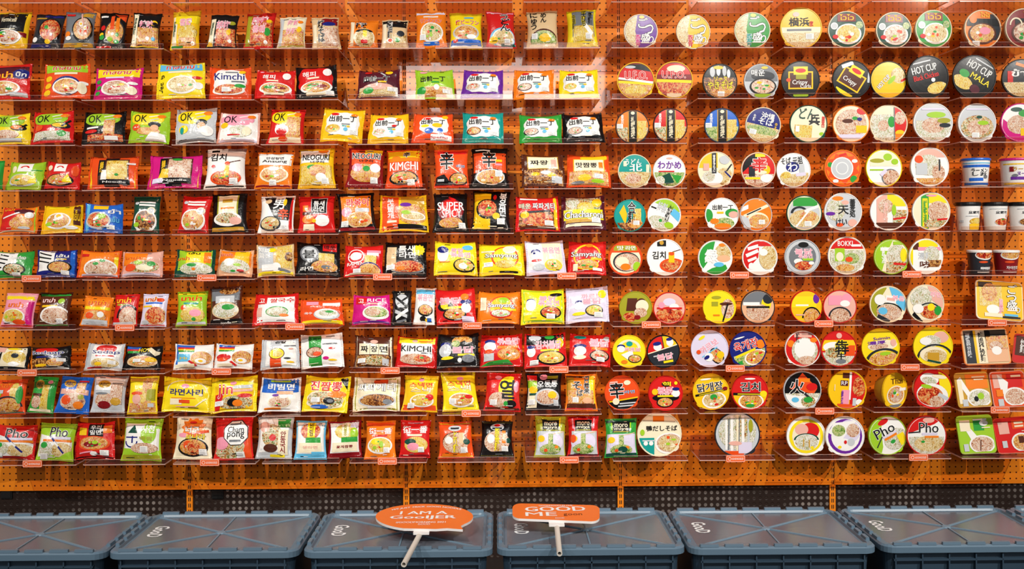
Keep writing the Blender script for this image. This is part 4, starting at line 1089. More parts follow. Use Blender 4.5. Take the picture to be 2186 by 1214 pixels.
ROW[5] = [
 (pack, 0, 82, 443, 'o', 'p r -1 -1 -.3 -1 .1 1 -1 1;q .95 0 .1 1 l;q -.98 0 .06 1 g;e .3 .6 .5 .2 N;f .2 -.3 .6 .5 o;e .6 .3 .22 .25 w;/ -.8 .1 .1 .5 .05 w;T -.5 .75 .3 .1 y มาม่า;q 0 -.9 .9 .05 E;e .4 -.7 .3 .1 s', 'orange and red packet with green edges'),
 (pack, 92, 180, 439, 'y', 'q -.2 .85 .5 .12 Y;q .8 .2 .2 .7 n;n -.15 -.2 .65 .6 w o;e -.1 .1 .24 .24 w;e -.1 .14 .13 .14 y;e -.6 -.4 .18 .14 l;T .75 .2 .14 .4 y เย็น;e .5 -.7 .3 .12 w', 'mustard packet with fried egg bowl', 2),
 (pack, 178, 262, 436, 'b', 'q .75 .1 .22 .7 b;q -.85 0 .14 1 c;q -.1 .75 .4 .15 y;n -.22 -.2 .66 .62 s r;e -.05 .1 .25 .2 l;T .6 .45 .3 .16 w ยำ;T .65 -.1 .2 .2 c เย็น;s .45 -.66', 'blue packet with red noodle bowl'),
 (pack, 279, 342, 420, 'G', 'n .02 -.35 .85 .62 w b;q .1 .66 .6 .05 w;q .1 .5 .6 .05 w;e -.68 .6 .16 .09 s;e .45 .2 .32 .2 E;e .45 .2 .24 .14 s;e -.6 -.55 .2 .12 l;q 0 -.92 1 .07 n', 'tall dark green packet with brown noodles'),
 (pack, 380, 448, 420, 'r', 'n 0 -.35 .85 .6 w o;q .1 .66 .6 .05 w;q .1 .5 .6 .05 w;e -.65 .6 .16 .09 s;e .5 .15 .32 .2 E;e .5 .15 .24 .14 s;q 0 -.92 1 .07 R', 'tall red packet with orange noodles'),
 (pack, 450, 531, 416, 'k', 'q -.05 .35 .62 .62 i;q -.05 .35 .54 .56 E;q -.05 .2 .4 .05 o;q -.05 .6 .3 .1 a;e -.05 -.35 .8 .35 w;f -.1 -.3 .65 .26 m;q -.1 -.85 .9 .1 a;e .4 -.45 .35 .2 x', 'black packet with gold panel and white bowl'),
 (pack, 550, 630, 420, 'w', 'p k -.85 1 1 1 1 -.4 0 -.35;p r .85 1 1 1 1 -1 .75 -1;T .15 .55 .34 .36 w 男;T .45 -.05 .3 .3 O 辛;e -.5 .65 .2 .14 e;n -.3 -.55 .62 .36 d c;e .5 .6 .1 .2 y;s .55 -.75', 'white and black packet with bold white sign'),
 (pack, 636, 718, 421, 'r', 'q .18 .42 .46 .46 s;q .18 .42 .42 .42 k;T .18 .56 .32 .17 w 틈새;T .18 .22 .32 .17 w 라면;q -.6 .3 .16 .16 o;e -.45 -.3 .35 .24 o;q -.5 .02 .3 .08 n;e .35 -.4 .4 .3 w;q -.4 -.72 .3 .16 E;e -.1 -.4 .12 .1 y', 'red packet with tilted black square label'),
 (pack, 722, 805, 415, 'k', 'q 0 .1 .84 .74 o;T .1 .48 .62 .22 r 라볶이 w;q .35 .06 .4 .1 s;e -.55 0 .3 .25 p;n .15 -.42 .7 .4 e o;q 0 -.88 1 .1 R;s -.65 -.6', 'black-edged orange packet with red title', 3),
 (pack, 810, 915, 417, 'y', 'q .45 .35 .55 .6 a;q -.6 0 .4 .96 O;V -.55 .25 .14 .58 w 부대찌개;q -.5 -.5 .2 .06 E;f .35 -.1 .6 .55 o;e .1 .45 .25 .12 P;e .4 -.2 .5 .25 w;f .4 -.2 .44 .2 c;q .35 -.78 .6 .12 k;e .1 0 .2 .12 l', 'yellow packet with red column of white signs'),
 (pack, 924, 1002, 415, 'k', 'e 0 .1 .8 .6 R;e 0 .15 .6 .5 r;T 0 .3 .82 .22 w SUPER;T .05 -.1 .6 .2 w SPICY;f 0 -.55 .7 .25 o;/ -.1 .8 .3 .6 .06 r;s .65 -.7', 'black and red packet with two white words'),
 (pack, 1004, 1090, 410, 'k', 'q -.5 0 .48 .95 y;n -.2 .05 .62 .5 k b;f -.2 .1 .5 .4 r;V .65 .3 .2 .6 w 볶음면;e .2 .65 .1 .14 r;e .3 -.3 .2 .16 y;s .55 -.55', 'yellow and black packet with wok of noodles'),
 (pack, 1100, 1196, 420, 'r', 'q .85 0 .1 1 y;T -.6 .42 .28 .16 E 매운 k;T .28 .42 .52 .2 w 짜파게티 k;F -.05 -.35 .8 .42 b;f 0 -.4 .7 .4 r;/ -.5 .05 .6 .12 .06 d;e -.6 -.1 .2 .2 y;q -.4 .85 .4 .05 w;q 0 -.86 .8 .07 n;s .5 -.6', 'red packet with two-tone title and dark noodles'),
 (pack, 1198, 1296, 420, 'N', 'F 0 .35 .8 .55 m;f -.5 .6 .3 .35 w;f .1 .3 .4 .3 y;e .62 .55 .24 .26 y;q 0 -.15 .9 .3 Y;T 0 -.16 .86 .2 w Chacharoni k;q -.1 -.52 .7 .1 a;q 0 -.75 .8 .08 E;s .55 -.5', 'maroon packet with yellow band and script title'),
 (bowl, 1345, 36, 't', 'k', 't!p y -.7 .2 -.4 .7 -.2 .1 -.3 -.6;F .45 0 .26 .45 y;F 0 -.75 1 .3 b;f .3 -.5 .5 .3 o;V .1 .2 .26 .7 k 合麺 w;s .4 -.45', 'turquoise bowl lid with black brush column'),
 (bowl, 1418, 37, 'w', 'w', 'w!q .1 .8 .9 .3 l;p c .4 .6 1 .4 1 -.1 .3 .2;T .2 .15 .14 .6 k 中華そば;T -.3 .4 .3 .3 s 特製;f -.1 -.55 .7 .4 w;e .5 -.5 .3 .2 l;q -.8 .2 .2 .04 k;e -.1 -.4 .1 .1 g', 'pale lid with lime top and slanting signs', -22),
 (bowl, 1541, 37, 'w', 'y', 'w!T .05 .45 .62 .16 k 出前一丁;e -.85 -.05 .3 .4 g;e .6 .1 .4 .26 g;e .7 0 .3 .2 x;f .15 -.55 .6 .36 g;*  -.45 -.4 .3 .2 o;q -.1 .12 .2 .06 y;e .05 -.72 .5 .2 o', 'white bowl lid with four black brush signs'),
 (bowl, 1614, 36, 's', 's', 'o!/ -1 .3 .7 1 .12 w;q .2 .6 .7 .3 o;/ -.8 -.1 .8 .6 .09 E;e .1 -.35 .7 .5 E;f .15 -.4 .62 .42 o;/ -.6 0 .3 .4 .04 d;s .35 -.45;p s -1 -1 -1 0 -.5 -.2 -.3 -1', 'ochre bowl lid with slanting white bar'),
 (bowl, 1717, 37, 'G', 'E', 'E!e 0 0 .9 .9 s;q .05 .65 .7 .25 g;a -.3 .0 .5 .4 .3 d;f 0 -.3 .85 .5 c;f .2 -.2 .5 .3 o;/ -.5 -.8 .3 .2 .05 w;/ 0 .1 .8 .4 .08 w;s .2 -.6', 'green-rimmed bowl lid with pale noodles'),
 (bowl, 1800, 39, 'w', 's', 's!f -.4 .1 .5 .6 w;e -.3 .72 .3 .12 o;e .1 .5 .2 .12 x;T 0 .1 .3 .24 k 天;V .5 .2 .16 .5 k 蕎麦処;T -.1 -.55 .3 .2 d けい;e -.7 -.1 .25 .1 P;e .5 -.6 .25 .2 x;e -.2 -.7 .2 .1 O', 'silver bowl lid with loose black brushwork'),
 (bowl, 1898, 38, 'w', 'y', 'w!q .45 .7 .55 .4 Y;q -.4 0 .28 1 x;f -.2 .3 .4 .4 p;V -.2 -.1 .12 .6 x 湯麺館 w;F .6 -.4 .4 .5 m;e .25 .1 .12 .3 l;/ .2 -.4 1 -.3 .05 r;q 0 -.75 .7 .16 n', 'blush bowl lid with yellow quarter'),
 (bowl, 1988, 38, 'w', 'y', 'E!q .4 .75 .6 .3 Y;q -.35 0 .2 1 g;q -.35 -.1 .14 .8 Y;V -.35 0 .1 .6 g 鮮蝦湯;f .35 0 .55 .55 p;F .3 -.65 .7 .2 m;/ .3 -.45 1 -.4 .05 r;e 0 .85 .3 .06 p', 'bowl lid with green band and yellow top'),
 (cup, 2040, 2092, 432, 'w', 'k', 'T .1 .45 .36 .13 d 요뽀끼;e .3 -.3 .5 .3 a;f .3 -.28 .44 .24 y;q .3 -.75 .5 .25 y;q 0 .15 .4 .03 s;q -.7 -.3 .14 .1 s', 'white cup with black cap and yellow rice cakes'),
 (cup, 2098, 2150, 432, 'w', 'k', 'T .1 .45 .36 .13 d 요뽀끼;q 0 .75 .6 .03 s;e .2 -.35 .52 .32 w;f .2 -.35 .5 .3 r;e .2 -.15 .1 .06 g;q .55 .15 .12 .12 x', 'white cup with black cap and red rice cakes'),
 (cup, 2153, 2206, 432, 'w', 'k', 'T 0 .45 .36 .13 d 요뽀끼;q 0 .75 .6 .03 s;e 0 -.35 .54 .34 s;f 0 -.35 .5 .3 b;e -.1 -.2 .1 .06 y;e .3 .15 .12 .1 d', 'white cup with black cap and brown rice cakes'),
]
ROW[6] = [
 (pack, -14, 72, 536, 'g', 'q -.35 .2 .6 .7 w;/ -.9 .8 -.2 .6 .05 k;/ -.9 .5 -.2 .3 .05 k;/ -.9 .2 -.3 0 .05 k;/ -.9 -.1 -.5 -.3 .05 k;T .3 .5 .4 .14 w ก๋วยเตี๋ยว;e .15 -.4 .55 .45 k;f .15 -.4 .48 .38 m;s .3 -.8', 'green packet with black and white streaks'),
 (pack, 80, 164, 534, 'B', 'q -.5 .2 .45 .75 w;/ -.9 .8 -.2 .55 .05 k;/ -.95 .5 -.2 .3 .05 k;/ -.9 .2 -.3 0 .05 k;q .85 0 .14 1 b;T .35 .55 .3 .14 w เส้น;q .3 .28 .25 .04 y;e .2 -.3 .6 .45 k;f .2 -.3 .52 .38 o;s .5 -.7', 'deep blue packet with black and white streaks'),
 (pack, 168, 258, 535, 'O', 'q 0 0 .9 .94 o;q -.97 0 .06 1 y;q .85 .1 .12 .4 Y;e .1 -.35 .8 .7 w;f .12 -.4 .74 .62 p;e .2 .2 .14 .12 g;e -.1 -.05 .14 .12 g;q -.7 .6 .2 .1 r;q .1 -.88 .85 .08 v', 'orange packet with large pale soup bowl'),
 (pack, 258, 350, 537, 'x', 'q -.3 .4 .6 .5 o;T -.4 .5 .4 .14 r มาม่า y;f .1 -.2 .75 .5 m;e -.5 -.3 .3 .3 O;e .2 -.3 .4 .25 E;e -.1 .1 .2 .16 l;q 0 -.85 .9 .12 v;e .5 0 .2 .2 g', 'blush packet with mixed vegetables'),
 (pack, 372, 461, 533, 'G', 'q 0 .2 .85 .75 l;q .1 .3 .5 .5 Y;T .0 .72 .3 .1 k เส้น;T -.55 .3 .34 .14 r มาม่า y;q .65 .4 .16 .4 o;f .1 -.45 .8 .45 w;e -.1 -.2 .25 .12 g;e 0 -.5 .1 .1 o', 'dark green edged packet with white noodles'),
 (pack, 460, 540, 535, 'h', 'q 0 .3 .9 .6 o;q .4 .4 .4 .5 y;T -.5 .62 .35 .14 r มาม่า E;f 0 -.3 .85 .55 w;e -.3 0 .3 .3 w;e .2 -.2 .2 .12 l;e .4 -.65 .2 .1 r;e 0 -.7 .14 .08 g', 'peach packet with pale dumplings'),
 (pack, 548, 630, 523, 'e', 'q -.5 .2 .46 .7 s;T -.55 .6 .34 .2 w 진짜;T -.5 .25 .34 .16 w 짜장;F .5 .2 .4 .75 y;e -.1 .65 .2 .16 Y;f .75 .2 .2 .3 b;e .1 -.5 .25 .3 w;q -.4 -.5 .3 .2 w;q 0 -.86 1 .1 Y;/ .2 -.6 .8 -.8 .08 S', 'beige packet half covered by yellow noodles'),
 (pack, 630, 726, 518, 'k', 'e -.4 .3 .46 .5 S;e -.4 .3 .38 .42 s;T -.4 .25 .3 .26 k 불;q .55 .7 .32 .26 r;T .55 .7 .26 .14 k 매운;F .4 -.2 .35 .5 y;f .3 -.5 .6 .35 o;e .4 -.55 .25 .12 S;T -.5 -.65 .3 .12 w 라면', 'black packet with grey disc and red tag'),
 (pack, 734, 818, 523, 'r', 'e -.38 .25 .46 .46 w;e -.38 .25 .4 .4 r;e -.38 .25 .32 .26 w;T -.38 -.25 .46 .1 w RAMEN;q .55 .55 .34 .1 p;q .5 .38 .3 .1 w;F .4 -.1 .3 .4 y;a .35 -.75 .6 .6 .2 B;f .35 -.65 .55 .4 o;s -.3 -.72;q 0 -.92 1 .06 E', 'red packet with round white emblem'),
 (pack, 820, 912, 516, 'k', 'q -.7 .1 .26 .6 e;e .1 .35 .5 .6 k;T .05 .6 .4 .2 w 틈새;T .1 .2 .4 .2 w 라면;*  .62 .5 .34 .36 Y;e .1 -.55 .8 .4 S;f .1 -.5 .74 .36 r;e -.2 -.6 .2 .12 o;s -.68 -.5', 'black packet with yellow starburst'),
 (pack, 925, 1018, 517, 'Y', 'e -.6 .25 .28 .5 w;e -.6 .5 .28 .2 B;T .1 .5 .3 .12 p 불닭 w;T .25 .2 .46 .16 p 볶음면 w;e .6 .65 .26 .16 c;n .4 -.45 .5 .42 k y;e .35 -.5 .2 .18 w;q -.5 -.25 .25 .03 o', 'yellow packet with pink title and cyan oval'),
 (pack, 1022, 1123, 520, 'Y', 'e .15 .1 .62 .72 O;e .15 .1 .54 .64 Y;f .15 -.35 .45 .25 y;e .35 .6 .3 .25 E;T 0 .18 .72 .17 w Samyang k;q .4 -.05 .3 .07 y;q -.6 .48 .3 .05 E;s -.6 -.35;q .3 -.85 .4 .05 k', 'yellow packet with red ring'),
 (pack, 1120, 1210, 515, 'v', 'q -.5 .1 .44 .8 w;q .35 .2 .5 .7 E;T .3 .4 .46 .2 p 볶음면 w;n .35 -.5 .45 .35 Y y;e -.5 .3 .24 .2 B;e -.5 .1 .3 .26 w;e -.5 -.2 .26 .08 r;e -.4 -.6 .3 .2 s', 'pale lilac packet with pink title'),
 (pack, 1210, 1294, 515, 'r', 'e 0 .1 .74 .74 y;e .02 .05 .66 .68 r;T -.05 .16 .8 .19 w Samyang k;q .5 -.08 .3 .08 y;n 0 -.45 .62 .34 y o;q -.6 -.6 .12 .2 E;q .55 -.72 .25 .08 w;e .1 .75 .2 .12 o', 'red packet with yellow ring'),
 (bowl, 1335, 37, 'O', 'O', 'O!e 0 -.05 .92 .85 E;q 0 .65 .8 .3 O;q 0 .62 .7 .16 i;T -.3 .62 .2 .13 w 맛;T .3 .62 .3 .13 w 라면;e .05 -.2 .8 .58 d;f .08 -.22 .74 .52 p;e -.2 -.2 .4 .3 E;e .7 -.5 .25 .3 l;e 0 -.5 .3 .2 o', 'orange-rimmed bowl lid with tan noodle pot'),
 (bowl, 1420, 39, 'w', 's', 'w!q -.2 .82 .25 .2 k;e -.2 .82 .12 .12 a;T -.35 .12 .38 .22 k 김치;e .4 -.45 .72 .4 O;f .4 -.45 .6 .3 r;q .35 0 .16 .3 y;e .35 .2 .16 .1 O;/ .4 .3 .9 .45 .02 n', 'white bowl lid with black title and red soup'),
 (bowl, 1527, 37, 'w', 'w', 'w!p g -1 -1 -1 1 0 1 -.2 .2 -.5 -.3;f .45 .3 .5 .5 c;e .5 -.05 .4 .2 h;e -.3 .3 .2 .2 w;e -.45 -.05 .2 .2 w;e -.1 .05 .2 .2 s;T -.25 .1 .4 .4 w 緑;p g -.9 -1 .9 -1 .6 -.4 -.2 -.6;e .4 .75 .2 .1 o;e .2 -.4 .3 .14 c', 'white-rimmed green bowl lid with fried tofu'),
 (bowl, 1622, 37, 'w', 'w', 'w!p r -1 -1 -1 1 0 1 -.1 0;/ -.7 .5 0 .7 .1 w;/ -.8 .1 -.1 .4 .1 w;/ -.7 -.2 -.2 0 .08 w;e -.5 -.5 .16 .2 w;f .45 0 .5 .7 c;e .2 .3 .25 .2 w;q .3 .8 .4 .14 r', 'white-rimmed red bowl lid with pale noodles'),
 (bowl, 1713, 37, 's', 's', 'S!e 0 0 .96 .96 s;e 0 0 .78 .78 S;e .05 .7 .3 .16 k;T .05 .32 .5 .16 p 불닭 w;T .15 .05 .4 .13 p 볶음면 w;q .3 -.12 .3 .08 l;e -.25 -.25 .25 .16 w;f .05 -.5 .5 .26 r;e .5 -.35 .16 .1 w', 'silver-rimmed grey bowl lid with pink title'),
 (bowl, 1808, 39, 'w', 'E', 'E!q 0 .72 1 .35 r;T -.1 .66 .4 .14 w BOKKI;q .5 .55 .26 .06 w;F 0 -.3 .9 .6 w;q -.4 .05 .26 .35 l;e -.4 -.05 .2 .24 E;f .25 -.15 .4 .3 g;e .1 -.2 .2 .14 O;f -.1 -.65 .5 .2 o', 'red-topped bowl lid with white capitals'),
 (bowl, 1903, 37, 'l', 'l', 'E!p l -1 -1 -1 1 .1 1 -.3 .2 -.6 -1;q -.35 .45 .3 .1 w;V -.45 .1 .14 .5 w 鮮湯 ;f .3 .1 .6 .6 w;F .3 -.6 .6 .3 m;/ .1 -.4 .9 -.45 .06 r;q .4 .8 .3 .1 l;e .7 .1 .2 .4 Y', 'lime bowl lid with sliced noodles'),
 (bowl, 1977, 37, 'w', 'Y', 'w!q .1 .8 .6 .3 Y;q -.65 .6 .2 .2 n;q .2 .45 .7 .1 p;T -.1 .05 .4 .2 s 湯麺;f .3 .1 .5 .5 w;T -.1 -.45 .3 .2 n 味 w;F .5 -.4 .4 .2 b;/ -.9 .5 -.9 -.5 .1 Y', 'white bowl lid with yellow top and brown slices'),
 (cup, 2065, 2115, 534, 'd', 'w', 'e 0 .75 .62 .45 w;f 0 .8 .55 .38 r;e -.1 .1 .3 .1 O;q .1 -.5 .4 .1 s;T .1 -.5 .4 .14 w 자이언트;q 0 -.88 .5 .04 w', 'charcoal cup with white rim'),
 (cup, 2121, 2174, 534, 'R', 'w', 'e 0 .75 .62 .45 w;f 0 .8 .55 .38 o;e -.1 .1 .3 .1 O;T .1 -.45 .4 .16 w 자이언트;q 0 -.88 .5 .04 w', 'dark red cup with white rim'),
]
ROW[7] = [
 (pack, 2, 76, 627, 'p', 'q 0 .72 1 .13 Y;q 0 .9 1 .1 x;q .8 -.2 .2 .7 m;o -.1 .3 .75 .32 p;T -.1 .28 .5 .15 o มาม่า r;n -.2 -.4 .78 .44 w y;e .2 -.7 .4 .14 O;q 0 -.93 1 .07 r', 'pink packet with orange lettering', -2),
 (pack, 78, 152, 625, 'n', 'q 0 .9 1 .13 g;T -.3 .52 .42 .15 w มาม่า r;q -.2 .15 .5 .06 y;e .5 .45 .2 .16 l;e .15 -.35 .9 .5 w;f .18 -.38 .8 .44 p;q 0 -.94 1 .06 g;s .5 -.7', 'brown packet with green top hem'),
 (pack, 172, 243, 635, 'o', 'T 0 .6 .66 .2 r มาม่า Y;q 0 .2 1 .1 Y;f 0 -.35 .8 .4 o;e .4 -.2 .25 .2 w;e -.4 -.3 .3 .2 O;q 0 -.75 .9 .2 s', 'orange packet with red lettering and yellow belt', -4),
 (pack, 234, 300, 630, 'r', 'T -.15 .62 .6 .18 Y มาม่า r;q -.2 .32 .45 .06 i;a .3 -.5 .9 .85 .16 k;f .35 -.45 .75 .6 p;q -.1 -.85 .8 .1 s', 'red packet with black wok rim'),
 (pack, 296, 358, 628, 'v', 'T -.2 .65 .55 .15 r มาม่า Y;q 0 .4 .7 .05 b;e .5 .6 .3 .12 O;q -.5 .2 .4 .05 y;e .2 -.35 .85 .55 e;f .2 -.35 .78 .5 r;q 0 -.94 1 .06 r;e -.6 -.75 .3 .14 s', 'lilac packet with red soup bowl'),
 (pack, 376, 444, 623, 'l', 'q 0 .9 1 .1 Y;T 0 .58 .7 .17 r มาม่า Y;q 0 .25 .5 .05 t;e -.5 0 .22 .16 O;f .1 -.4 .82 .45 y;e .3 -.3 .4 .2 p;q 0 -.88 1 .1 s;e .2 -.65 .14 .1 g', 'lime packet with red lettering'),
 (pack, 447, 522, 614, 'n', 'q 0 .6 .9 .35 S;f .2 .75 .6 .2 b;q 0 .3 .6 .18 s;e 0 -.25 .85 .42 e;f 0 -.25 .78 .36 w;e .2 -.1 .4 .14 g;q 0 -.85 1 .16 k;T 0 -.85 .3 .06 w noodle', 'dark brown packet with grey soup bowl', 3),
 (pack, 540, 642, 627, 'r', 'q .02 -.05 .82 .82 w;q -.62 .55 .24 .24 r;T -.62 .55 .14 .14 w 고;T .3 .55 .54 .15 r 쌀국수 w;e .1 -.2 .5 .35 g;f .1 -.22 .46 .3 w;e .4 -.45 .2 .1 o;q -.7 -.2 .12 .3 x', 'red-framed white packet with green herbs'),
 (pack, 638, 734, 640, 'O', 'q -.4 .7 .3 .14 p;q .5 .6 .4 .12 w;e .25 -.2 .6 .45 s;e .25 -.15 .54 .4 w;f .3 -.1 .4 .26 w;e .4 .0 .2 .1 g;q 0 -.82 1 .16 Y;T -.6 -.1 .2 .1 w 국수', 'orange-red packet with white bowl, yellow base'),
 (pack, 752, 836, 630, 'm', 'q -.55 .6 .3 .25 r;T -.55 .6 .16 .14 w 고;T .3 .65 .5 .13 w RICE;q .2 .4 .4 .06 x;e .25 -.25 .7 .5 w;f .25 -.2 .6 .38 g;f .1 -.2 .4 .3 p;q 0 -.9 1 .1 P', 'purple-magenta packet with white rice noodle bowl'),
 (pack, 834, 884, 621, 'k', 'e 0 .4 .7 .4 s;/ -.6 .6 .5 .1 .08 k;/ -.5 .2 .6 .6 .06 k;/ -.7 -.2 .6 -.5 .1 s;/ -.6 -.6 .7 -.1 .1 w;/ -.5 -.8 .5 -.7 .06 S', 'narrow black packet with white strokes'),
 (pack, 878, 930, 616, 'w', 'q 0 .85 1 .2 c;T 0 .45 .75 .2 p 볶음면 w;e .1 -.25 .75 .32 k;f .1 -.22 .65 .26 o;e -.1 -.7 .3 .14 k;e .3 -.75 .2 .1 y;q .5 -.75 .2 .1 b', 'narrow white packet with blue top'),
 (pack, 930, 1018, 617, 'r', 'T -.2 .3 .6 .2 p 불닭 w;e -.5 .0 .4 .3 k;e -.55 .05 .2 .2 Y;n -.05 -.5 .6 .36 k o;q -.1 -.12 .5 .07 Y;e .55 .2 .28 .14 B;e .55 -.15 .24 .3 w;e .5 .5 .2 .2 o;q .6 -.8 .3 .16 v', 'red packet with black bowl and pink title', 3),
 (pack, 1018, 1112, 623, 'o', 'e .1 .0 .6 .75 O;e .1 .0 .52 .66 y;e .2 .45 .25 .2 l;T .1 .08 .62 .17 w Samyang B;q .5 -.15 .3 .07 Y;n .1 -.42 .5 .28 r w;q -.75 .2 .14 .4 E', 'orange packet with red-ringed badge'),
 (pack, 1112, 1208, 617, 'Y', 'q 0 0 1 1 l;q 0 .02 .86 .84 Y;T .2 .45 .4 .15 p 불닭 w;T .25 .15 .5 .16 p 볶음면 w;e -.58 .3 .2 .14 B;e -.58 .05 .24 .34 w;n .35 -.4 .5 .36 k r;e .6 .65 .3 .1 k;s .35 -.62', 'lemon packet with black soup bowl'),
 (pack, 1208, 1303, 615, 'v', 'T .2 .45 .5 .16 p 까르보 w;T .2 .15 .46 .16 p 불닭 w;e -.4 .1 .2 .14 B;e -.4 -.1 .24 .24 w;e .7 .55 .2 .24 Y;n .3 -.4 .42 .34 k y;e -.4 -.55 .3 .1 Y;s .5 -.65', 'lavender packet with black bowl and yellow spot', 3),
 (bowl, 1357, 35, 'i', 'y', 'i!p n -.6 -.2 -.5 .6 .1 .6 .1 -.2;e .35 .3 .3 .3 n;e .4 .1 .4 .4 E;f .3 -.3 .4 .3 p;f -.4 -.6 .4 .3 r;e .1 -.6 .2 .14 R', 'olive bowl lid with brown block'),
 (bowl, 1429, 34, 'r', 'r', 'x!q 0 .6 1 .4 x;e 0 .4 .4 .25 v;f 0 -.4 .85 .5 r;e .3 .1 .3 .2 w;q 0 0 .8 .06 r;e -.5 .2 .2 .2 p', 'rosy bowl lid with red noodles'),
 (bowl, 1536, 35, 'Y', 'Y', 'Y!f .5 -.1 .4 .6 p;e .4 .2 .4 .1 n;q -.3 .2 .2 .14 i;q -.2 -.5 .2 .05 o;/ .2 -.9 .5 .2 .05 k;e -.2 .6 .3 .1 i', 'lemon bowl lid with pink noodle side'),
 (bowl, 1618, 35, 'd', 'd', 'h!q -.1 .6 .9 .45 S;e .5 .2 .3 .4 Y;f 0 -.3 .7 .5 p;q -.4 .2 .5 .1 w;e .6 .5 .3 .3 d;q 0 0 .7 .06 k', 'slate-rimmed bowl lid with peach noodles'),
 (bowl, 1722, 35, 'r', 'r', 'y!q -.2 .3 .8 .35 Y;e .6 .5 .2 .3 P;q -.3 .1 .4 .05 w;a .3 -.7 .6 .7 .15 k;f .3 -.6 .5 .5 o;q -.4 -.5 .3 .04 x', 'red-rimmed yellow bowl lid with dark arc'),
 (bowl, 1793, 35, 'r', 'r', 'x!e .4 .5 .3 .3 p;q -.3 .4 .4 .3 p;a 0 -.6 .7 .6 .14 d;f 0 -.6 .6 .5 p;e .3 .2 .3 .2 w', 'red-rimmed pink bowl lid with dark arc'),
 (bowl, 1896, 37, 'E', 'B', 'E!p c -.1 1 1 1 1 -.3 .3 .2;p i -1 -1 -.5 -1 -.6 0 -.2 .9 -.6 1 -1 1;T .5 .42 .34 .14 p 볶음 w;q .1 .3 .3 .2 w;q .1 .3 .22 .08 x;a .1 -.3 .7 .4 .14 k;f .1 -.42 .7 .42 p;e -.25 -.4 .25 .2 c;/ -.5 -.7 .2 -.95 .1 d;e -.5 .2 .3 .3 w', 'bowl lid with sky blue quarter and dark rim line', -8),
 (bowl, 1976, 38, 'E', 'e', 'E!p x 0 1 1 1 1 -.2 .2 .3;f -.3 .3 .6 .6 w;T .5 .55 .3 .14 p 라면 w;a .25 -.5 .7 .6 .12 d;f .3 -.42 .58 .36 r;e .3 -.15 .2 .2 Y;e .7 -.3 .2 .25 g;e -.4 -.3 .3 .25 w;p k -.9 -1 0 -1 -.6 -.5', 'cream bowl lid with pink quarter and egg yolk', -6),
 (square, 2078, 2180, 604, 'E', 'y', 'F -.4 .25 .5 .6 y;e -.7 .85 .4 .2 d;f -.45 .4 .35 .5 o;e -.3 -.5 .3 .25 w;V .05 -.4 .1 .5 p 旨辛麺 w;V .55 .2 .24 .72 w ごつ盛 k;T .8 -.45 .1 .16 w り k;q .5 -.75 .3 .06 c;q .5 -.88 .4 .05 k;q -.3 -.8 .4 .1 E', 'yellow square tray with rounded white signs', -5),
]
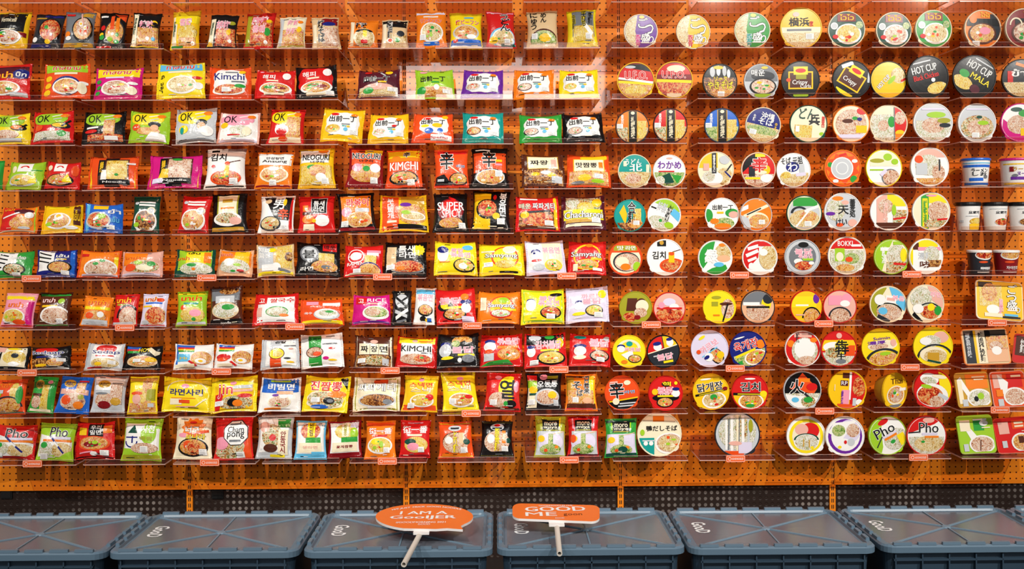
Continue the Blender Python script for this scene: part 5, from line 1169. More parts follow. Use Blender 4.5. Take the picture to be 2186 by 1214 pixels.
ROW[8] = [
 (pack, -16, 64, 738, 'k', 'q .1 .1 .75 .75 E;f .25 .1 .6 .55 y;e .3 .25 .2 .2 d;q -.7 .1 .24 .7 k;T -.7 .2 .16 .3 w 麺;q -.6 .7 .3 .2 x;e .3 -.45 .3 .2 w;e .2 .8 .4 .1 Y;q 0 -.85 1 .1 d', 'black-framed packet with fried egg noodles'),
 (pack, 65, 153, 740, 'k', 'e -.1 .7 .55 .25 r;T -.1 .45 .8 .2 B Sedaap w;q 0 .12 .6 .06 B;F -.5 -.4 .4 .4 b;f .3 -.4 .4 .35 o;e -.4 -.6 .3 .12 y;q -.95 0 .1 1 o;s .6 -.2;q 0 -.9 .9 .07 w', 'black packet with red oval and blue script'),
 (pack, 182, 263, 734, 's', 'q .1 .15 .74 .8 w;e .1 .6 .55 .34 r;T .1 .3 .72 .17 B Sedap w;q .1 .04 .5 .05 r;f .1 -.5 .72 .38 c;e -.2 -.6 .2 .14 y;s .5 -.45;q -.4 -.86 .4 .05 r', 'silver packet with red oval and blue script'),
 (pack, 264, 345, 738, 'k', 'q -.55 .75 .42 .2 b;q -.55 .6 .42 .1 r;q -.5 .45 .36 .1 g;T .1 .62 .3 .18 Y HOT;/ .3 .8 .8 .2 .14 E;/ .5 .5 .9 .4 .08 E;n .05 -.35 .8 .5 e o;e .5 -.2 .3 .2 y;s -.2 -.3', 'black packet with tricolour logo'),
 (pack, 372, 458, 735, 'w', 'q -.92 0 .12 1 b;q -.4 .8 .44 .12 b;q -.4 .66 .44 .08 r;q -.4 .54 .44 .07 y;q -.4 .43 .44 .06 g;q -.5 -.1 .34 .3 c;T -.5 -.15 .2 .1 y Mi;f .4 -.1 .52 .55 o;e .4 -.35 .28 .22 w;e .4 -.35 .12 .1 y;/ -.2 -.35 .2 -.75 .07 r;q -.4 -.75 .5 .15 E', 'white packet with blue edge, fried egg', -2),
 (pack, 456, 540, 735, 'w', 'q -.4 .8 .44 .12 b;q -.4 .66 .44 .08 r;q -.4 .54 .44 .07 y;q -.4 .43 .44 .06 g;e -.5 -.1 .4 .26 r;e -.55 -.3 .3 .16 O;f .45 -.1 .5 .55 o;e .45 -.35 .28 .22 w;e .42 -.35 .12 .1 y;/ -.1 -.45 .2 -.8 .07 r;q -.4 -.75 .4 .12 E', 'white packet with red burst, fried egg', -2),
 (pack, 558, 645, 725, 's', 'q .05 .1 .78 .9 w;q -.2 0 .3 .95 s;q -.2 -.6 .28 .4 O;e -.15 0 .42 .4 n;e -.15 0 .38 .36 Y;f -.1 -.05 .25 .2 y;T .05 .8 .3 .1 k 손칼;q .55 .5 .3 .04 S;e .6 .3 .12 .06 x;e .4 -.35 .18 .06 d;e .55 -.6 .2 .06 y', 'silver packet with orange stripe and yellow oval'),
 (pack, 640, 736, 714, 'w', 'q -.3 0 .3 .97 g;T -.3 .72 .32 .1 k 수제비;e -.32 -.1 .42 .34 n;f -.32 -.1 .38 .3 p;e -.2 -.2 .2 .14 O;q .4 .38 .34 .04 S;e .5 .1 .16 .06 r;e .2 -.5 .14 .1 m;e .5 -.62 .2 .06 y;q .97 0 .05 1 s', 'white packet with green stripe', 3),
 (pack, 755, 843, 717, 'n', 'q -.97 0 .08 1 E;q .93 0 .12 1 E;q -.5 .18 .28 .34 E;q .02 .18 .22 .34 E;q .5 .18 .24 .34 E;T -.5 .18 .2 .2 k 짜;T .02 .18 .18 .2 k 장;T .5 .18 .2 .2 k 면;e 0 .65 .2 .12 x;F 0 -.55 .86 .34 b;f .1 -.55 .6 .3 m;s -.6 -.55;q .6 -.62 .16 .2 s', 'dark brown packet with three cream tiles'),
 (pack, 842, 933, 720, 'r', 'q 0 .8 1 .28 Y;e -.1 .72 .14 .1 x;q .4 .7 .3 .06 o;q 0 .02 .78 .55 w;T -.02 .2 .74 .2 k KIMCHI;q .5 -.08 .26 .05 S;f 0 -.5 .8 .36 p;f .3 -.45 .4 .25 r;e .3 -.4 .1 .06 g', 'red packet with yellow top, black capitals'),
 (pack, 934, 1024, 713, 'k', 'f .2 .55 .5 .35 o;*  .2 .1 .75 .5 k;T .25 .02 .55 .2 p 불닭 w;q .4 -.28 .4 .06 Y;e -.6 .35 .24 .16 B;e -.6 0 .3 .4 s;e -.5 -.45 .3 .1 Y;e .5 -.5 .3 .24 S;e .1 -.6 .1 .14 w;f -.1 .4 .2 .2 g', 'black packet with chicken pieces, pink title'),
 (pack, 1026, 1118, 715, 'r', 'e -.55 .55 .26 .16 B;e -.55 .25 .3 .3 w;T .3 .6 .5 .22 p 볶음면 w;q .3 .2 .5 .09 o;n .35 -.25 .55 .42 o o;p g -1 -1 .6 -1 .3 -.6 -.6 -.7 -1 -.9;q -.6 -.4 .24 .24 s;e -.6 -.05 .2 .14 O', 'red packet with green base', 2),
 (pack, 1120, 1213, 713, 'r', 'q 0 .72 1 .4 k;e -.5 .75 .3 .2 s;e .2 .8 .24 .16 g;T .15 .3 .62 .26 p 김치불닭 w;e .7 .4 .2 .3 y;q .2 -.05 .45 .06 Y;n .25 -.5 .68 .42 k y;e -.68 -.1 .2 .3 w;e -.68 .2 .2 .1 B;s -.55 -.75', 'black-topped red packet with pink title', 2),
 (pack, 1213, 1303, 714, 'r', 'q .97 0 .06 1 k;e -.5 .78 .3 .12 t;T .45 .45 .5 .26 p 불닭 w;q .45 .06 .4 .08 o;e -.5 .2 .3 .14 B;e -.5 -.1 .3 .3 w;e -.5 -.5 .3 .14 E;n .45 -.4 .48 .36 k p;e .8 .7 .16 .14 s;s .5 -.62', 'red packet with teal oval'),
 (bowl, 1343, 37, 'Y', 'Y', 'Y!a 0 .2 .72 .55 .25 E;e .02 .48 .2 .16 t;T .2 .12 .5 .14 p 까르보 w;e -.5 .3 .25 .14 B;e -.5 .15 .25 .2 w;p w -.5 -.2 .2 .1 .3 -.4 -.1 -.5;n .35 -.45 .42 .26 k o;e -.3 -.65 .2 .12 o', 'yellow bowl lid with teal tag'),
 (bowl, 1416, 37, 'k', 'k', 'd!p r -1 .05 .05 .2 .05 1 -1 1;p y .1 .2 1 .3 1 1 .1 1;/ -1 .02 1 .3 .03 E;e -.3 .35 .26 .22 w;e -.3 .55 .26 .12 B;e .5 .5 .22 .24 w;e .5 .7 .2 .1 B;T .05 -.32 .5 .2 p 불닭 w;q .2 -.65 .3 .07 Y;q -.4 -.2 .26 .04 s', 'bowl lid in red, yellow and black thirds', 10),
 (bowl, 1515, 39, 'v', 'w', 'v!T .05 .15 .55 .2 p 까르보 w;T -.1 -.15 .5 .03 c ——;n .1 -.55 .34 .5 k o;e -.3 -.35 .24 .24 w;e -.4 -.3 .16 .1 B;e .0 .75 .2 .08 Y;e -.6 .2 .12 .12 O;e .3 -.6 .2 .2 y', 'lavender bowl lid with tilted pink title', 35),
 (bowl, 1597, 38, 'B', 'B', 'B!F .1 -.62 1 .45 g;n .3 -.55 .66 .44 w o;T -.05 .28 .7 .28 r 육개장 w;/ -.8 -.25 .4 -.08 .07 Y;e .75 .1 .25 .25 o;e -.3 .75 .3 .04 w;p g -1 -.6 -.5 -.5 -.5 -1 -1 -1', 'blue bowl lid with red outlined title', 16),
 (bowl, 1714, 38, 'w', 'r', 'r!e -.7 .3 .2 .2 o;q 0 .8 .5 .14 x;f .1 -.1 .75 .75 w;e .1 0 .6 .6 w;V -.3 .65 .1 .3 d 辣;f .2 -.65 .5 .25 p;e .6 .5 .2 .14 o', 'red bowl lid with painted white glare'),  # the white middle is glare painted into the lid colour
 (bowl, 1791, 38, 'r', 'r', 'r!q 0 .2 1 .3 y;e -.3 .1 .6 .3 w;F 0 -.6 1 .4 w;f -.3 -.2 .5 .3 m;q .6 -.1 .3 .3 O;T .15 .1 .4 .4 k 犇 Y;T .1 -.4 .26 .2 k 牛;e 0 .75 .16 .16 x;e .1 -.7 .3 .14 S', 'red bowl lid with jagged black brush'),
 (bowl, 1880, 38, 'Y', 'y', 'Y!e .1 .1 .8 .3 E;T .1 .5 .45 .08 P Suimin;T -.2 .28 .5 .1 P 濃厚;f -.1 .05 .5 .16 p;a .1 -.75 1 .7 .16 d;f .1 -.68 .8 .45 o;e .2 -.35 .3 .1 l;e .7 .2 .16 .2 x', 'yellow bowl lid with violet lettering', 6),
 (bowl, 1992, 39, 'Y', 'Y', 'Y!e .4 .5 .4 .3 x;f -.1 .3 .5 .3 w;a .1 -.6 .95 .75 .12 d;e 0 -.4 .7 .4 E;f .1 -.5 .6 .35 c;q 0 -.52 .3 .22 a;/ -.3 -.7 .4 -.85 .05 G;e -.4 .3 .3 .2 w', 'yellow bowl lid with dark arc, no lettering'),
 (square, 2054, 2160, 703, 'o', 'e', 'q -.7 0 .3 .95 d;V -.78 .1 .1 .7 s 經典台味 ;q -.45 0 .06 .95 y;q -.2 0 .2 .95 E;V -.2 0 .12 .85 k 辣肉燥炒麺;q .5 .75 .5 .25 k;F .5 .15 .46 .45 o;q .5 -.55 .5 .35 h;f .45 .0 .3 .3 p;e .45 -.25 .22 .25 w', 'orange-rimmed square tray with black sign column', 2),
 (square, 2152, 2216, 717, 'O', 'r', 'q -.4 .2 .5 .7 n;V -.4 .2 .2 .5 w 炒麺;F .4 -.2 .5 .6 r;q .5 .6 .3 .2 x', 'orange-red square tray set at an angle', -6, -25),
]
ROW[9] = [
 (pack, -14, 62, 811, 'O', 'T -.3 .7 .5 .14 r มาม่า y;f .4 .3 .3 .5 y;a 0 -.55 .9 .6 .14 d;f 0 -.5 .8 .42 o;p l -1 -.2 -1 .3 -.4 .2 -.6 -.3;e .7 .1 .2 .5 g;q -.6 .3 .3 .1 s;q 0 -.92 1 .08 G', 'orange packet with green sides and wok'),
 (pack, 56, 121, 806, 'g', 'e -.35 .55 .36 .24 a;T -.35 .55 .26 .1 G ABC;F .25 -.15 .3 .7 y;f -.4 -.4 .4 .35 p;q -.4 -.02 .4 .07 n;e .5 .7 .2 .1 p;q 0 -.85 .8 .07 E', 'green packet with lifted noodles', -5),
 (pack, 115, 192, 807, 'b', 'e -.35 .6 .38 .22 a;T -.35 .6 .26 .1 B ABC;q 0 .15 .9 .14 x;F .4 .4 .3 .28 o;f 0 -.35 .8 .45 p;e -.4 -.3 .3 .25 O;e .4 -.55 .3 .2 o;e .5 -.1 .2 .14 i;q 0 -.9 1 .08 b;q .5 .75 .3 .04 r', 'bright blue packet with gold oval', -5),
 (pack, 195, 268, 803, 's', 'q 0 .9 1 .1 x;q 0 .5 .9 .32 w;e -.3 .5 .4 .2 a;T -.3 .5 .28 .08 n ABC;q .5 .55 .3 .05 S;F .5 0 .35 .55 p;f -.2 -.35 .6 .4 p;e -.2 -.6 .4 .2 R;e .5 -.4 .3 .2 a;e -.4 0 .4 .06 S', 'silver packet with gold oval, red meat', -3),
 (pack, 274, 339, 804, 'Y', 'q 0 .88 1 .12 a;F .3 .15 .34 .65 o;f -.2 -.1 .5 .4 y;e -.4 .1 .4 .1 O;F 0 -.65 .9 .25 o;q .6 .0 .3 .3 i;q .6 -.55 .2 .1 s;e -.4 -.2 .3 .25 x', 'gold packet with lifted orange noodles'),
 (pack, 345, 452, 806, 'Y', 'a 0 .2 .85 .7 .06 E;e -.02 .52 .16 .14 p;T 0 .14 .68 .2 B 라면사리;q -.1 -.22 .5 .02 o;q -.4 -.44 .24 .18 E;q -.05 -.42 .22 .1 O;/ -.4 -.75 .4 -.7 .02 p;/ .4 -.7 .8 -.2 .03 E;e .6 .0 .08 .08 E', 'all-yellow packet with navy title', -2),
 (pack, 452, 553, 805, 'Y', 'q 0 -.2 .85 .7 y;f .1 -.5 .75 .4 m;p r -.8 -.9 -.6 -.9 -.4 .1 -.8 0;T -.35 .2 .34 .4 r jin w;q .4 .4 .4 .1 s;q .4 .18 .4 .07 x;e .5 -.12 .3 .12 r;e 0 -.5 .25 .25 k;e .2 -.55 .22 .2 o;e 0 .65 .14 .1 p;s -.6 -.5', 'yellow packet with red script title', 3),
 (pack, 552, 643, 805, 'w', 'q 0 .62 1 .4 b;e 0 .2 .95 .12 b;T .05 .46 .66 .2 w 비빔면 B;q 0 .82 .5 .06 l;q .25 .1 .4 .1 h;n 0 -.45 .55 .38 E r;f 0 -.45 .5 .32 p;e .2 -.15 .2 .1 w;e -.2 -.05 .16 .08 P;q -.3 -.85 .4 .05 o', 'white packet with blue top'),
 (pack, 645, 744, 803, 'Y', 'p k .5 1 1 1 1 .1;c 0 -.35 .8 .5 E;f 0 -.35 .78 .48 m;T -.02 .46 .7 .28 r 진짬뽕 w;e .2 -.4 .25 .2 k;e .25 -.4 .14 .1 S;e .5 0 .4 .2 o;e -.2 -.75 .4 .12 b;s -.4 -.35', 'yellow packet with seafood picture, red title', -2),
 (pack, 753, 855, 804, 'E', 'q 0 0 .97 .97 i;q 0 .02 .86 .9 E;q .2 .75 .3 .14 O;T 0 .38 .8 .24 w 짜파게티 k;e .05 -.42 .8 .42 s;f .05 -.4 .72 .36 b;q .05 -.86 .4 .05 w;e .5 -.5 .2 .16 S', 'pale olive packet with dark noodles, white title'),
 (pack, 858, 936, 803, 'y', 'q 0 .82 1 .2 Y;q 0 -.82 1 .2 O;e 0 .75 .16 .1 p;T -.02 .48 .7 .13 r 스낵면 Y;T 0 .2 .6 .14 E 스낵 a;n .1 -.4 .72 .36 w y;e .55 -.2 .24 .18 r;s -.5 -.66', 'amber packet with orange base and cheese soup'),
 (pack, 943, 1022, 795, 'Y', 'q 0 .9 1 .1 a;e .1 .65 .2 .1 p;T 0 .4 .7 .12 r 스낵면 Y;T 0 .14 .7 .14 E 스낵 a;n .05 -.45 .74 .36 w o;e .5 -.3 .24 .1 r;s -.45 -.5', 'lemon packet with orange soup bowl'),
 (pack, 1032, 1112, 798, 'r', 'e .35 .2 .62 .66 Y;T .25 .15 .46 .5 k 열;f -.2 -.4 .6 .4 p;q .8 0 .2 .9 r;q 0 -.9 1 .1 n;e -.3 .75 .2 .1 p;e .5 -.6 .3 .2 k;e .2 -.6 .12 .14 g;e .8 .3 .16 .3 p;s -.5 -.55', 'red packet with yellow blot, one black sign', -2),
 (pack, 1121, 1203, 797, 'k', 'q -.68 0 .3 .85 E;q -.68 .75 .3 .14 r;q -.68 .4 .28 .2 l;e -.62 .1 .26 .2 y;q -.62 -.14 .22 .06 G;e 0 .78 .22 .16 p;T .22 .4 .58 .18 w 오동통 d;e .2 -.3 .7 .45 s;f .22 -.32 .62 .38 p;e .5 -.2 .25 .2 y;q .5 .75 .3 .08 i;s -.68 -.55;q .7 -.62 .14 .16 s', 'black packet with pale green strip'),
 (pack, 1203, 1275, 799, 'o', 'q 0 .9 1 .1 n;q .78 .2 .22 .8 Y;q -.7 .3 .26 .5 a;F 0 -.3 .85 .4 o;q 0 -.75 .9 .14 n;q -.2 -.92 .9 .08 r;T -.25 .35 .3 .22 k そ w;T -.05 -.05 .2 .18 k ば w;V .4 .4 .2 .5 k 日葉 w;e .4 -.45 .3 .16 h;s -.35 -.42', 'brown and orange packet with black brush signs'),
 (bowl, 1328, 37, 'O', 'r', 'O!p k -1 -.5 1 -.3 1 -1 -1 -1;q 0 -.7 1 .35 k;p O -1 -.4 1 -.25 1 0 -1 0;T -.3 .2 .42 .5 k 辛 w;T .45 .05 .3 .1 c 라면;e .35 .6 .2 .14 E;/ -.8 -.45 .9 -.3 .04 y;e -.4 -.45 .2 .2 E;q .3 -.6 .5 .04 s;q .2 -.75 .5 .04 s;q -.5 .68 .3 .05 x', 'vermilion bowl lid with one tall black sign', 5),
 (bowl, 1421, 37, 'r', 'r', 'r!e .05 .55 .3 .16 k;T .05 .55 .26 .13 Y 핵;T 0 .25 .5 .13 p 불닭 w;T .05 .05 .5 .13 p 볶음면 w;e 0 -.25 .8 .22 k;q 0 -.15 .5 .05 Y;n -.05 -.52 .5 .3 k o;e .6 0 .24 .22 w;e .6 .25 .22 .1 B;e -.65 .1 .18 .18 y;e .6 .6 .1 .1 Y', 'scarlet bowl lid with black pan'),
 (bowl, 1518, 38, 'y', 'y', 'y!n .1 -.48 .68 .48 w c;e .1 -.3 .2 .16 g;T -.02 .3 .72 .24 k 닭개장 w;/ -.9 -.1 .9 .05 .06 k;/ -.7 -.09 .7 .02 .02 Y;e -.2 .75 .3 .05 w;e .8 .1 .14 .1 R', 'amber bowl lid with black outlined title', 8),
 (bowl, 1601, 38, 'r', 'r', 'r!p y -1 -.1 1 -.1 1 -1 -1 -1;n .05 -.52 .72 .46 w o;T .02 .3 .56 .26 k 김치 w;/ -.95 -.1 .95 -.12 .07 k;/ -.7 -.1 .7 -.12 .025 Y;e .75 -.1 .2 .18 Y;e 0 .75 .3 .05 w;e 0 -.75 .25 .1 g', 'red and yellow bowl lid with black outlined title'),
 (bowl, 1713, 39, 's', 's', 'k!p O -.7 .1 0 .95 .8 .1 .6 -.2;q .1 .55 .3 .1 o;F 0 -.6 1 .45 w;p w -1 -.2 .9 -.4 .9 -1 -1 -1;f .3 -.6 .4 .3 m;T -.3 .2 .4 .4 k 火 w;/ -.1 0 .5 -.5 .06 d;e -.4 -.5 .2 .14 c;e .5 .2 .3 .2 r;e .3 -.5 .25 .16 g', 'black and white bowl lid with orange peak', 0, None, -55),
 (bowl, 1809, 40, 'y', 'y', 'y!q .65 0 .5 1 r;f .6 .2 .35 .5 r;q -.1 .75 .2 .14 n;q -.2 .35 .2 .14 N;T -.2 .35 .16 .1 w RP;q .12 .3 .06 .8 w;q -.1 -.4 .2 .4 p;V -.28 -.4 .06 .36 P 韓式 ;q .4 -.6 .1 .2 s;e .65 -.6 .18 .16 w;q -.1 -.85 .4 .12 O;q -.7 .1 .02 .16 E', 'half yellow, half red bowl lid', -4),
 (bowl, 1911, 36, 'y', 'a', 'y!T .1 .55 .5 .16 n Thai;n 0 -.25 .75 .55 E o;f 0 -.25 .5 .4 p;q .6 .05 .3 .08 w;q 0 -.88 .6 .1 S', 'golden bowl twisted aside to show its body', 0, 30),
 (bowl, 1992, 39, 'r', 'w', 'r!p Y .1 1 1 .6 1 -.4 .3 .2;e -.3 .5 .5 .3 w;f -.3 .4 .4 .2 w;e 0 -.3 .85 .6 w;f -.1 -.35 .7 .5 r;/ .3 -.2 .9 -.4 .1 s;f .3 -.6 .4 .3 p;e .2 .7 .4 .1 E;e -.4 .1 .3 .1 l', 'red and yellow bowl lid with oval dish', -10),
 (square, 2041, 2119, 796, 'a', 'a', 'q .3 .5 .7 .45 o;p w -.95 .6 -.7 .8 -.2 -.2 -.4 -.4;q -.8 -.1 .14 .7 E;e .3 -.5 .75 .55 w;f .3 -.5 .65 .46 w;e .4 -.4 .2 .2 l;e .1 -.55 .14 .16 k;q .4 .75 .4 .04 E;q .4 .6 .3 .03 E;q -.6 -.75 .16 .2 s', 'gold square tray with white noodle bowl', 3),
 (square, 2112, 2192, 794, 'x', 'O', 'q -.6 .5 .3 .4 x;q .4 .5 .45 .4 r;p w -.6 .9 0 .4 -.2 -.4 -.5 -.2;e .3 -.45 .7 .55 w;f .3 -.45 .6 .46 p;q .5 .75 .3 .06 E;q -.6 -.2 .2 .2 o;q -.6 -.75 .16 .2 s', 'orange square tray with white noodle bowl', 3),
]
PHO = 'T .15 .52 .5 .26 k Pho w;q .35 .2 .5 .07 v;q .1 .05 .8 .06 o;/ -.3 .3 .5 -.6 .05 B;/ -.05 -.02 .2 -.26 .05 w;f -.5 -.4 .4 .4 w;e -.6 -.2 .2 .16 g;s -.55 -.78'
MIYA = 'q 0 .55 .56 .27 k;T 0 .64 .42 .09 E moro;T 0 .45 .44 .09 E miya;q 0 .32 .5 .025 i;e 0 -.25 .85 .45 v;/ 0 .1 .9 .25 .02 e;F 0 -.2 .16 .35 g;f 0 -.6 .7 .26 g;e .4 -.5 .12 .08 o;e -.3 -.65 .12 .08 O;e -.65 -.1 .24 .16 y'
